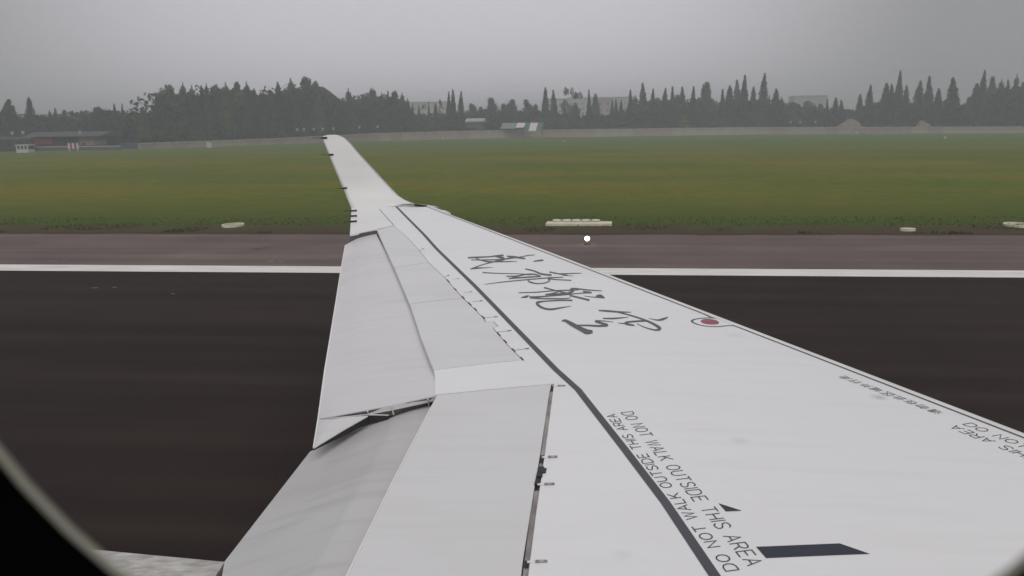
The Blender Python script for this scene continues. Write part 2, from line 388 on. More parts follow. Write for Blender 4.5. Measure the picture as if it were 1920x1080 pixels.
# least-squares quadratic x(y) for the panel line behind the leading edge
def quadfit(pts):
    S = [[0] * 4 for _ in range(3)]
    for x, y in pts:
        b = (1, y, y * y)
        for i in range(3):
            for j in range(3): S[i][j] += b[i] * b[j]
            S[i][3] += b[i] * x
    for i in range(3):
        p = S[i][i]; S[i] = [v / p for v in S[i]]
        for j in range(3):
            if j != i:
                k = S[j][i]; S[j] = [a - k * b for a, b in zip(S[j], S[i])]
    return S[0][3], S[1][3], S[2][3]
qa, qb, qc = quadfit(PLX)
def xpl(y):
    if y < 4.4: return xpl(4.4) - (xpl(5.0) - xpl(4.4)) / 0.6 * (4.4 - y)
    return qa + qb * y + qc * y * y
tipTE = WX(659, 391); YT = tipTE[1]
print('tip', tipTE, 'fit', qa, qb, qc, [round(xpl(p[1]) - p[0], 3) for p in PLX])

ROOT = 1.15
sp_hinge = [(738, 423), (768, 449), (787, 470), (804, 492), (835, 521), (868, 558), (889, 578), (907, 596), (911.5, 603), (926, 602.5), (935, 612), (925, 614), (932, 623), (936.5, 628), (954, 648), (981, 675)]
inb_slot = [(1039, 719), (1032, 774), (1022, 850), (1006, 958), (990.5, 1080)]
slot_x = [WX(*p) for p in inb_slot]
dxdy = (slot_x[-1][0] - slot_x[0][0]) / (slot_x[-1][1] - slot_x[0][1])
slot_x.append((slot_x[-1][0] + dxdy * (ROOT - slot_x[-1][1]), ROOT))
main = [tipTE, WX(658, 407), WX(657, 425), WX(656, 440), WX(706, 430.5)] + [WX(*p) for p in sp_hinge] + [WX(814, 694), WX(816, 709.5), WX(815, 742), WX(817, 740)] + slot_x
main += [(xpl(ROOT), ROOT)]
y = ROOT + 0.4
while y < YT: main.append((xpl(y), y)); y += 0.4
main.append((xpl(YT), YT))
plate('wing_skin', main, M_white, plane, thick=0.02, grid=0.14)
# lower skin, rounded belly of the aerofoil
v, f = [], []
ny, ns = 26, 14
for i in range(ny + 1):
    y = ROOT + (YT - ROOT) * i / ny; s, c = chord_s(0, y); le = xpl(y) + 0.05; te = le - c * 0.80
    for j in range(ns + 1):
        s = j / ns; x = le + (te - le) * s
        dep = 0.035 + c * 0.115 * math.sqrt(s + 0.02) * (1.02 - s) ** 0.8
        v.append(Vector((x, y, zw(x, y) - dep - 0.05)))
for i in range(ny):
    for j in range(ns):
        a = i * (ns + 1) + j; f.append((a, a + 1, a + ns + 2, a + ns + 1))
mk('lower_skin', v, f, M_flap, plane, smooth=True)
# dark structure just below the joints
def ypts(lo, hi, n=30): return [lo + (hi - lo) * i / n for i in range(n + 1)]
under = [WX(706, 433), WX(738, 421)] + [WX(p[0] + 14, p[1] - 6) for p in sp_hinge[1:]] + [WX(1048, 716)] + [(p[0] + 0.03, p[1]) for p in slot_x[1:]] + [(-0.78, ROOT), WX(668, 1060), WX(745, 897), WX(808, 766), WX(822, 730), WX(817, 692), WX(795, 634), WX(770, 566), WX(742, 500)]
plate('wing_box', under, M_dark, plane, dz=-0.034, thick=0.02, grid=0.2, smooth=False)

# leading edge nose, lofted forward of the panel line
prof = [(0.012, -0.001), (0.045, -0.002), (0.070, -0.005), (0.092, -0.011), (0.108, -0.022), (0.118, -0.038), (0.121, -0.058), (0.088, -0.085), (0.06, -0.105), (0.0, -0.12), (-0.1, -0.135)]
def lens(y): return 1.0 if y < 9.5 else max(0.55, 1 - (y - 9.5) * 0.13)
def nose(y0, y1, name, extra=None):
    v, f = [], []; ys = ypts(y0, y1, 40); n = len(prof) + 1
    for y in ys:
        k = lens(y) * 1.0
        x0 = xpl(y)
        v.append(lift((x0 + 0.012, y), -0.03))
        for dx, dz in prof: v.append(Vector((x0 + dx * k if dx > 0.013 else x0 + dx, y, zw(x0, y) + dz * k)))
    for i in range(len(ys) - 1):
        for j in range(n - 1):
            a = i * n + j; f.append((a, a + n, a + n + 1, a + 1))
    return mk(name, v, f, M_le, plane, smooth=True)
nose(ROOT, YT - 0.35, 'leading_edge')

# dark sealant line with the loop around the red cap
loop = [(1318, 589), (1331.7, 594.6), (1341, 597), (1333, 596.2), (1324, 596.4), (1312, 597.3), (1302, 599), (1297, 601.5), (1299, 605), (1309, 609), (1322, 611.6), (1336, 612.8), (1348, 612.6), (1361, 611.2), (1374, 610.4), (1386, 614.5)]
sl = Strips(0.0022)
a_ = WX(*loop[0]); b_ = WX(*loop[-1])
out_ = [(xpl(y) + 0.002, y) for y in ypts(a_[1], YT, 30)]; out_.reverse()
inn_ = [(xpl(y) + 0.002, y) for y in ypts(ROOT, b_[1], 30)]; inn_.reverse()
sl.band(out_ + [WX(*p) for p in loop[1:-1]] + inn_, 0.015, step=0)
sl.build('sealant_line', M_seal, plane)
# red cap: raised disc
c_ = Vector(WX(1331, 604)); rx = (Vector(WX(1347, 605)) - c_).length; v = []
e1 = (Vector(WX(1347, 605.6)) - Vector(WX(1315, 602.8))) / 2; e2 = (Vector(WX(1331, 608.2)) - Vector(WX(1331, 599.8))) / 2
ring = [c_ + e1 * math.cos(t * math.pi / 12) + e2 * math.sin(t * math.pi / 12) for t in range(24)]
v = [lift(p, 0.007) for p in ring] + [lift(c_ + (p - c_) * 1.08, 0.0) for p in ring] + [lift(c_, 0.009)]
mk('filler_cap', v, [(i, 24 + i, 24 + (i + 1) % 24, (i + 1) % 24) for i in range(24)] + [(i, (i + 1) % 24, 48) for i in range(24)], M_red, plane, smooth=True)

# walkway stripe
st = Strips(0.0016)
STR = [(741, 385.5), (795, 440), (819, 467), (891, 537), (961, 609.5), (1042, 693), (1084, 731), (1105, 758), (1170, 841), (1248, 943), (1340, 1080)]
sx = [WX(*p) for p in STR]; d_ = Vector(sx[-1]) - Vector(sx[-3]); d_.normalize()
sx.append(tuple(Vector(sx[-1]) + d_ * 1.2))
st.band(sx, 0.042, wf=lambda t: 0.031 + 0.011 * t)
st.build('walkway_stripe', M_stripe, plane)
# arrow and bar
ar = Strips(0.0016)
ar.poly([WX(1347, 944), WX(1361, 959.5), WX(1391, 958)])
ar.build('painted_arrow_tip', M_blue, plane)
br = Strips(0.0016); br.poly([WX(1417.7, 1025.8), WX(1436.4, 1047), WX(1631, 1039), WX(1574.4, 1019.4)])
br.build('painted_bar', M_blue, plane)

# ------------------------------------------------------------------ spoilers
S1 = [(706, 431), (738.5, 502.5), (804, 492), (787, 470), (768, 449), (738, 423)]
S2 = [(738.5, 502.5), (767, 570), (868, 558.5), (835, 521), (804, 492)]
S3 = [(767, 570), (788, 634), (811, 693.5), (814, 694), (981, 675), (954, 648), (936.5, 628), (932, 623), (925, 614), (935, 612), (926, 602.5), (911.5, 603), (907, 596), (889, 578), (868, 558.5)]
for S, g_ in ((S1, 0.0055), (S2, 0.0065), (S3, 0.0075)):
    plate('spoiler_panel', [WX(*p) for p in S], M_spoil, plane, thick=0.028, grid=0.12, gap=g_)
te = WX(648, 1080); tb = WX(736, 900); dd = (te[0] - tb[0]) / (te[1] - tb[1])
slotL = [(1035.5, 720), (1031, 740), (1015, 850), (1003.7, 917), (983, 1050), (979.6, 1080)]
sL = [WX(*p) for p in slotL]; kk = (sL[-1][0] - sL[0][0]) / (sL[-1][1] - sL[0][1])
S4 = [WX(818, 741)] + [WX(805, 764), tb, te, (te[0] + dd * (ROOT - te[1]), ROOT)] + [(sL[-1][0] + kk * (ROOT - sL[-1][1]), ROOT)] + sL[::-1]
plate('spoiler_panel', S4, M_spoil, plane, thick=0.03, grid=0.12, gap=0.0055)

# hinge slot filler of the inner spoiler
stripx = [((a[0] + b[0]) / 2, a[1]) for a, b in zip([sL[1], sL[2], sL[4], sL[5], (sL[-1][0] + kk * (ROOT - sL[-1][1]), ROOT)], [slot_x[1], slot_x[2], slot_x[3], slot_x[4], slot_x[5]])]
hs = Strips(-0.009); hs.band([WX(1034, 728), WX(1018.5, 850), WX(1000, 960), WX(986, 1075), (stripx[-1][0], ROOT)], 0.024); hs.build('hinge_strip', M_brown, plane)
def px_m(px, py): return (W(px, py) - EYE).length / F
def hinge(px, py, wpx=29, hpx=5.0, big=True):
    """stub arm: bright fitting in the slot and a grey rod running forward"""
    s_ = px_m(px, py); a = W(px - wpx * 0.42, py + wpx * 0.02); b = W(px, py); c = W(px + wpx * 0.58, py - wpx * 0.03)
    m1 = MB(); m1.tube(a + Vector((0, 0, 0.004)), b + Vector((0, 0, 0.004)), hpx * 0.42 * s_, 8); o = m1.build('hinge_arm', M_le, plane, True)
    m2 = MB(); m2.tube(b + Vector((0, 0, 0.005)), c + Vector((0, 0, 0.003)), hpx * 0.5 * s_, 8); m2.build('rod', M_steel, o, True)
    if big:
        q = Strips(-0.006); q.band([WX(px - wpx * 0.46 + 1.5, py - 7), WX(px - wpx * 0.46, py + 7)], 8 * s_, step=0); q.build('bracket', M_dark, o)
hinge(1046, 724.5, 24, 2.6)
hinge(1028, 858.5, 29, 5); hinge(1021, 909.5, 32, 5.2); hinge(1004, 1055, 38, 6)
ac = MB()
for (px, py, w_, h_) in ((1013, 885, 11, 22), (1019, 883, 10, 10), (1008, 902, 9, 16)):
    p = W(px, py); s_ = px_m(px, py)
    ac.box(p.x - w_ / 2 * s_, p.x + w_ / 2 * s_, p.y - h_ / 2 * s_ * 2.2, p.y + h_ / 2 * s_ * 2.2, p.z - 0.02, p.z + 0.004)
ac.build('spoiler_actuator', M_dark, plane)

# small hinge covers of the outer spoilers
ticks = [((786, 471), (795, 466)), ((834, 520), (842, 516)), ((848, 524), (861, 522.5)), ((870, 549), (885, 547)), ((885, 566), (905, 564)), ((907, 596), (933.5, 594)), ((932, 623), (959, 620)), ((967, 656.5), (992, 653.5))]
for a, b in ticks:
    h_ = Strips(0.0018); A = WX(*a); B = WX(*b); h_.band([A, B], 0.006, step=0); o = h_.build('hinge_line', M_inkf, plane)
    k_ = Strips(0.0030); P = Vector(A).lerp(Vector(B), 0.72); k_.band([tuple(P), B], 0.014, step=0); k_.build('hinge_cap', M_seal, o)
for t in ((838, 524, 843, 530), (851, 540, 856, 545), (866, 555, 871, 560.5), (878, 567, 884, 573), (889, 577.5, 894, 582.5), (903, 592, 909, 598), (932, 623.5, 938, 629.5), (944, 637, 950, 643), (960, 653.5, 966, 659.5), (976, 669.5, 981.5, 676)):
    dash = Strips(0.0015); dash.band([WX(t[0], t[1]), WX(t[2], t[3])], 0.010, step=0); dash.build('hinge_fastener', M_dark, plane)
# faint joint lines on the skin near the tip
for l_ in ([(711, 392), (738.5, 422.5)], [(738, 423), (722, 426.5), (708, 430)], [(816, 388), (800, 385.5), (770, 384.5)]):
    jl = Strips(0.0012); jl.band([WX(*p) for p in l_], 0.009); jl.build('joint_line', M_inkf, plane)

# ------------------------------------------------------------------ flaps
def catlerp(pts, n):
    """resample polyline of (px,py,dz) into n+1 points"""
    L_ = [0]
    for a, b in zip(pts, pts[1:]): L_.append(L_[-1] + math.hypot(b[0] - a[0], b[1] - a[1]))
    o = []
    for i in range(n + 1):
        t = L_[-1] * i / n; k = 0
        while k < len(L_) - 2 and L_[k + 1] < t: k += 1
        q = (t - L_[k]) / max(1e-9, L_[k + 1] - L_[k]); o.append([pts[k][j] + (pts[k + 1][j] - pts[k][j]) * q for j in range(3)])
    return o
def flap(name, stations, m, thick=0.03, n=16, sub=5):
    rows = []
    st_ = [catlerp(s, n) for s in stations]
    for i in range(len(st_) - 1):
        for k in range(sub):
            t = k / sub; rows.append([[a[j] + (b[j] - a[j]) * t for j in range(3)] for a, b in zip(st_[i], st_[i + 1])])
    rows.append(st_[-1])
    top = [[W(*q) for q in r] for r in rows]; v = [p for r in top for p in r]; nn = n + 1; m0 = len(v)
    th = [0.35 + 0.65 * min(1, (n - j) / (n * 0.45)) for j in range(nn)]
    v += [p - Vector((0, 0, thick * th[j])) for r in top for j, p in enumerate(r)]
    f = []; R = len(rows)
    for i in range(R - 1):
        for j in range(n):
            a = i * nn + j; f.append((a, a + 1, a + nn + 1, a + nn)); f.append((m0 + a, m0 + a + nn, m0 + a + nn + 1, m0 + a + 1))
    nf = len(f)
    def wall(idx):
        k = len(v); ll = len(idx)
        v.extend([v[i] for i in idx] + [v[m0 + i] for i in idx])
        for i in range(ll - 1): f.append((k + i, k + i + 1, k + ll + i + 1, k + ll + i))
    wall([j for j in range(nn)]); wall([(R - 1) * nn + j for j in range(nn)]); wall([i * nn for i in range(R)]); wall([i * nn + n for i in range(R)])
    o = mk(name, v, f, m, plane); o.data.polygons.foreach_set('use_smooth', [i < nf for i in range(len(f))])
    return o
F1 = [[(712, 431, -.045), (693, 437, -.048), (671, 446, -.06), (646.7, 460, -.10)],
      [(742, 503, -.045), (704, 503, -.05), (671, 503, -.07), (639, 503, -.12)],
      [(770, 573, -.045), (721, 575, -.052), (674, 574, -.075), (628, 573, -.13)],
      [(792, 634, -.045), (736, 640, -.052), (676, 637, -.075), (618, 634, -.13)],
      [(815, 692, -.042), (750, 699, -.05), (678, 697, -.075), (608, 694, -.13)],
      [(818, 711, -.022), (748, 727, -.035), (678, 724, -.07), (604.4, 720, -.13)],
      [(817, 742, -.012), (734, 760, -.022), (675, 771, -.06), (617, 782, -.09), (595.6, 785, -.125)]]
fo = flap('outboard_flap', F1, M_flap)
tri = [[(690, 779.5, -.075), (650, 782, -.08), (618, 786.5, -.092), (595.2, 787, -.126)],
       [(640, 808, -.10), (618, 813, -.11), (600, 817, -.115), (591, 817, -.130)],
       [(596, 835, -.125), (592, 838, -.128), (589, 839, -.13), (586.7, 840, -.135)]]
o = flap('flap_corner', tri, M_flap, thick=0.006, n=8, sub=4); o.parent = fo

t_of = lambda A, B, t: (A[0] + (B[0] - A[0]) * t, A[1] + (B[1] - A[1]) * t)
def f2st(t, real=False):
    A = t_of((806, 762), (648, 1080), t); C = t_of((581, 847), (421, 1053), t) if t <= 1 else (421 - (t - 1) * 60, 1053 + (t - 1) * 330)
    if real: return [(808, 761, -.075), (790, 761.5, -.08), (773, 764, -.085), (740, 774, -.10), (729, 780, -.115), (680, 800, -.16), (631, 819, -.20), (581, 847, -.25)]
    A = (A[0] + 3, A[1])
    P = lambda fr, dz: (A[0] + (C[0] - A[0]) * fr, A[1] + (C[1] - A[1]) * fr, dz)
    return [P(0, -.060), P(.12, -.066), P(.285, -.076), P(.305, -.084), P(.55, -.14), (P(.8, -.20)), P(1, -.25)]
F2 = [f2st(0, True), f2st(0.08), f2st(0.3), f2st(0.6), f2st(1.0), f2st(1.25), f2st(1.6)]
fi = flap('inboard_flap', F2, M_flap2, thick=0.05, n=34)
def edge_highlight(name, pts, w_, parent):
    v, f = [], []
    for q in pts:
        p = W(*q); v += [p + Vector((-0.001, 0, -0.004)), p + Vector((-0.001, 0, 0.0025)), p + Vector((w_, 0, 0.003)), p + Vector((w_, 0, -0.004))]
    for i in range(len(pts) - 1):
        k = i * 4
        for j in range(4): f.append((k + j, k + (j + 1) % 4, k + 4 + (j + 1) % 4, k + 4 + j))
    return mk(name, v, f, M_highlight, parent)
M_highlight = mat('trailing_edge_highlight', (0.90, 0.89, 0.88), 0.4, var=0.06, scale=6)  # bright strip colour paints the highlight along the polished trailing edges
edge_highlight('edge_highlight', [(s_[-1][0], s_[-1][1], s_[-1][2]) for s_ in F1] + [(586.7, 840, -.135)], 0.010, fo)
edge_highlight('edge_highlight', [(807, 765, .001), (736.5, 901, .001), (649, 1080, .001), (600, 1180, .001)], 0.0055, plane)
# end of the fixed shelf over the slot: web and ribs
shelf = [(818, 741, -.012), (806, 745.5, -.014), (770, 752.5, -.018), (734, 760, -.023), (700, 767, -.045), (675, 771.5, -.061), (645, 777, -.075), (619, 781.8, -.088)]
low = [(806, 768, -.11), (800, 766, -.11), (770, 771, -.10), (734, 778, -.09), (700, 777, -.085), (675, 778, -.088), (645, 780, -.09), (620, 784.5, -.095)]
ta = [W(*p) - Vector((0, 0, 0.004)) for p in shelf]; lb = [W(p[0], p[1] + 2, p[2]) for p in low]
mk('slot_web', ta + lb, [(i, i + 1, len(ta) + i + 1, len(ta) + i) for i in range(len(ta) - 1)], M_primer, plane)
for (a, b) in (((690, 769.5, -.05), (692, 776, -.08)), ((735, 760, -.024), (739, 776, -.08)), ((803, 747, -.014), (805, 759, -.07))):
    r_ = MB(); P, Q = W(*a), W(*b); d = Vector((0.0, -0.012, 0)); r_.tube(P + d, Q + d, 0.0042, 6); r_.build('slot_rib', M_flap, plane)
led = MB(); P = W(619, 784.5, -.088); Q = W(690, 777.5, -.078); R_ = W(729, 778.5, -.085)
led.tube(P, Q, 0.0035, 6).tube(Q, R_, 0.0042, 6); led.build('seal_ledge', M_flap, plane)
# inner end of the outer flap below the ledge, shadow gap painted near-black
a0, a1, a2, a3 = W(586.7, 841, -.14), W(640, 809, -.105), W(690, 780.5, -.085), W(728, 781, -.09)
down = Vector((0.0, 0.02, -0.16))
mk('flap_end_shade', [a0, a1, a2, a3, a0 + down * 0.08, a1 + down * 0.20, a2 + down * 0.28, a3 + down * 0.12], [(0, 1, 5, 4), (1, 2, 6, 5), (2, 3, 7, 6)], M_dark, plane)
plate('slot_bay', [WX(812, 755), WX(700, 779), WX(612, 806), WX(560, 905), WX(640, 960), WX(760, 850)], M_dark, plane, dz=-0.34, thick=0.02, grid=0.3, smooth=False)  # near-black floor, the cavity's shade put into its colour
# notch at the outer end of the outboard flap
nn_ = [W(706, 432, -.006), W(656, 441, -.008), W(646, 461, -.11), W(671, 447, -.07), W(693, 438, -.055)]
mk('notch_web', [nn_[0], nn_[1], nn_[1] - Vector((0, .01, .10)), nn_[0] - Vector((0, .01, .10))], [(0, 1, 2, 3)], M_primer, plane)
# inner wing-root fairing at the bottom left
M_fair = mat('fairing_speckled', (0.60, 0.585, 0.57), 0.6, col2=(0.36, 0.34, 0.325), scale=22, stretch=(0.5, 1.6, 1), bump=0.5, bscale=50)
fv = [W(*p) for p in ((100, 1023, -.25), (250, 1037.5, -.25), (421, 1053.5, -.25), (404, 1080, -.255), (380, 1180, -.26), (330, 1400, -.27), (0, 1400, -.30), (-150, 1160, -.28))]
mk('root_fairing', fv + [p - Vector((0, 0, .12)) for p in fv], [tuple(range(8))[::-1]] + [(i, (i + 1) % 8, 8 + (i + 1) % 8, 8 + i) for i in range(8)], M_fair, plane)

# ------------------------------------------------------------------ winglet
rowsW = [((659, 391), (800, 384), 0.0), ((655.5, 382), (783, 382.2), 0.05), ((652, 374.5), (769, 379.2), 0.10), ((649, 367), (758.5, 374.5), 0.15), ((645, 357), (747.5, 367), 0.20),
         ((640, 347), (737, 356.5), 0.235), ((633.5, 331.5), (717, 335), 0.285), ((625.5, 312), (696, 312), 0.345), ((615.6, 288), (672, 286), 0.42), ((608.8, 271), (657.5, 268.5), 0.475),
         ((604.5, 260.5), (648, 259.5), 0.51), ((602.8, 257), (642, 256), 0.52), ((608, 254.5), (635, 253.6), 0.525), ((616, 252.9), (629, 252.7), 0.53)]
nW = 14; fr, bk = [], []
for (a, b, off) in rowsW:
    P = W(*a) if off == 0 else None
    for j in range(nW + 1):
        t = j / nW
        if off == 0: p = W(a[0] + (b[0] - a[0]) * t, a[1] + (b[1] - a[1]) * t)
        else:
            p = atY(a[0] + (b[0] - a[0]) * t, a[1] + (b[1] - a[1]) * t, YT + off)
        th = 0.075 * (math.sqrt(max(0, 1 - t)) * 0.9 + 0.0) * (t ** 0.6) * 1.6 + 0.006
        k = min(1, off / 0.25)
        fr.append(p); bk.append(p + Vector((0, th * k, -th * (1 - k))))
v = fr + bk; m0 = len(fr); f = []; nn = nW + 1
for i in range(len(rowsW) - 1):
    for j in range(nW):
        a = i * nn + j; f.append((a, a + 1, a + nn + 1, a + nn)); f.append((m0 + a, m0 + a + nn, m0 + a + nn + 1, m0 + a + 1))
    for j in (0, nW):
        a = i * nn + j; f.append((a, a + nn, m0 + a + nn, m0 + a))
k = (len(rowsW) - 1) * nn
for j in range(nW): f.append((k + j, k + j + 1, m0 + k + j + 1, m0 + k + j))
wl = mk('winglet', v, f, M_wl, plane, smooth=True)
# tip fillet between the panel line end and the winglet's foot
tp = [WX(800, 384), WX(817, 386.8), WX(832, 393.5), WX(845, 399), (xpl(YT - 0.35) + 0.04, YT - 0.36), (xpl(YT - 0.35) + 0.005, YT - 0.35), (xpl(YT) + 0.003, YT)]
plate('tip_fairing', tp, M_wl, plane, thick=0.05, grid=0.1)
nv = Strips(0.003); nv.poly([WX(813, 388.2), WX(822, 389.6), WX(834, 394.2), WX(828, 393.6)]); nv.build('navigation_light', M_blue, plane)
# static wicks
for (a, b, c, off) in (((613, 258), (603, 258.5), (586, 258.7), .515), ((625, 289.5), (616, 290.3), (601, 290.3), .415), ((650.5, 352), (641, 353.2), (628, 353.5), .22),
                       ((669, 394.5), (657, 395.5), (644, 395.3), 0), ((669, 404.5), (657, 405), (644, 405), 0), ((669, 414.5), (657, 415.5), (644, 415.5), 0)):
    pr = (lambda q: atY(q[0], q[1], YT + off - 0.012)) if off else (lambda q: W(q[0], q[1], 0.012))
    A, B, C_ = pr(a), pr(b), pr(c)
    mb = MB(); mb.tube(A, B, 0.011, 8); o = mb.build('static_wick', M_wick, wl if off else plane, True)
    mb = MB(); mb.tube(B, C_, 0.0035, 5)
    if off: 
        mb2 = mk('static_wick', [tuple(x) for x in (mb.v)], mb.f, M_wick, wl)
    else: mb.build('whisker', M_wick, o)

# ------------------------------------------------------------------ lettering
GL = {'D': [[(0, 0), (0, 1), (.35, 1), (.58, .85), (.66, .5), (.58, .15), (.35, 0), (0, 0)]],
      'O': [[(.33, 0), (.12, .1), (0, .35), (0, .65), (.12, .9), (.33, 1), (.54, .9), (.66, .65), (.66, .35), (.54, .1), (.33, 0)]],
      'N': [[(0, 0), (0, 1), (.6, 0), (.6, 1)]], 'T': [[(0, 1), (.62, 1)], [(.31, 1), (.31, 0)]],
      'W': [[(0, 1), (.2, 0), (.42, .95), (.64, 0), (.84, 1)]], 'A': [[(0, 0), (.32, 1), (.64, 0)], [(.11, .34), (.53, .34)]],
      'L': [[(0, 1), (0, 0), (.5, 0)]], 'K': [[(0, 0), (0, 1)], [(.58, 1), (0, .38)], [(.2, .58), (.6, 0)]],
      'U': [[(0, 1), (0, .3), (.1, .08), (.31, 0), (.52, .08), (.62, .3), (.62, 1)]],
      'S': [[(.58, .85), (.45, .98), (.28, 1), (.08, .93), (.03, .75), (.12, .58), (.45, .45), (.58, .3), (.55, .1), (.33, 0), (.12, .03), (0, .18)]],
      'I': [[(0, 0), (0, 1)]], 'E': [[(.54, 1), (0, 1), (0, 0), (.56, 0)], [(0, .52), (.48, .52)]],
      'H': [[(0, 0), (0, 1)], [(.6, 0), (.6, 1)], [(0, .5), (.6, .5)]],
      'R': [[(0, 0), (0, 1), (.4, 1), (.56, .9), (.58, .72), (.5, .55), (.38, .48), (0, .48)], [(.33, .48), (.6, 0)]]}
WD = {'D': .66, 'O': .66, 'N': .6, 'T': .62, 'W': .84, 'A': .64, 'L': .5, 'K': .6, 'U': .62, 'S': .58, 'I': 0.02, 'E': .56, 'H': .6, 'R': .6}
MSG = 'DO NOT WALK OUTSIDE THIS AREA'
def layout(msg, track=0.24, space=0.62):
    x = 0; o = []
    for ch in msg:
        if ch == ' ': x += space; continue
        o.append((ch, x)); x += WD[ch] + track
    return o, x - track
lay, LW = layout(MSG)
def text_row(P0, P1, cap, m, wd=0.0056, label=None, clip=None):
    """stroke letters from P0 to P1 (x,y on the wing); cap = cap height vector"""
    P0, P1 = Vector(P0), Vector(P1); ex = (P1 - P0) / LW
    for ch, x in lay:
        s = Strips(0.0016)
        for pl in GL[ch]: s.band([tuple(P0 + ex * (x + a) + cap * b) for a, b in pl], wd, step=0)
        s.build('letter', m, plane)
A0, A1 = Vector(WX(1164.5, 774)), Vector(WX(1401.5, 1061.5))
dirA = (A1 - A0).normalized(); nrmA = Vector((-dirA.y, dirA.x))
capA = nrmA * (((Vector(WX(1182.5, 770.2)) - A0).dot(nrmA) + (Vector(WX(1425.7, 1047.8)) - A1).dot(nrmA)) / 2)
text_row(A0, A1, capA, M_ink)
B0, B1 = Vector(WX(1385.5, 1068.5)), Vector(WX(1153.5, 776.5))
capB = ((Vector(WX(1359.5, 1069)) - B0) + (Vector(WX(1137.5, 779.5)) - B1)) / 2; dB = (B1 - B0).normalized(); nB = Vector((-dB.y, dB.x)); capB = nB * capB.dot(nB)
text_row(B0, B1, capB, M_ink)
print('text', A0, A1, capA, capB)
# the pair by the leading edge, running parallel to it and leaving the picture
C0 = Vector(WX(1805, 796)); dC = Vector((xpl(3.4) - xpl(4.7), -1.3)).normalized(); nC = Vector((-dC.y, dC.x))
len_ = (A1 - A0).length; capC = nC * abs(capA.length)
text_row(C0, C0 + dC * len_, capC, M_ink)
D1 = Vector(WX(1800, 797)) - nC * capA.length * 0.32 + dC * 0.0
text_row(D1 + dC * len_, D1, -nC * abs(capA.length), M_ink)
# faded Chinese line by the leading edge
def cjk(body, P0, P1, cap_h, m, wd_sign=1, shear=0.0, label=None):
    cu = bpy.data.curves.new('line_text', 'FONT'); cu.body = body; cu.size = 1; cu.resolution_u = 2
    ob = bpy.data.objects.new('line_text', cu); sc.collection.objects.link(ob)
    dg = bpy.context.evaluated_depsgraph_get(); me = ob.evaluated_get(dg).to_mesh()
    vs = [v_.co.copy() for v_ in me.vertices]; fs = [tuple(p_.vertices) for p_ in me.polygons]
    bpy.data.objects.remove(ob)
    if not vs: return None
    xm = min(p.x for p in vs); xM = max(p.x for p in vs); ym = min(p.y for p in vs); yM = max(p.y for p in vs)
    P0, P1 = Vector(P0), Vector(P1); d = P1 - P0; n_ = Vector((-d.y, d.x)).normalized()
    vv = []
    for p in vs:
        q = P0 + d * ((p.x - xm) / (xM - xm) + shear * (p.y - ym)) + n_ * cap_h * (p.y - ym) / (yM - ym); vv.append(lift(q, 0.0016))
    return mk('letter', vv, fs, m, plane)
E0 = Vector(WX(1772, 774.5)); E1 = Vector(WX(1582, 703.5))
msg_ = '\u8bf7\u52ff\u5728\u6b64\u533a\u57df\u5916\u884c\u8d70'; E0, E1 = Vector(E0), Vector(E1)
for i_, ch_ in enumerate(msg_): cjk(ch_, E0.lerp(E1, (i_ + .06) / 9), E0.lerp(E1, (i_ + .90) / 9), 0.062, M_inkf)

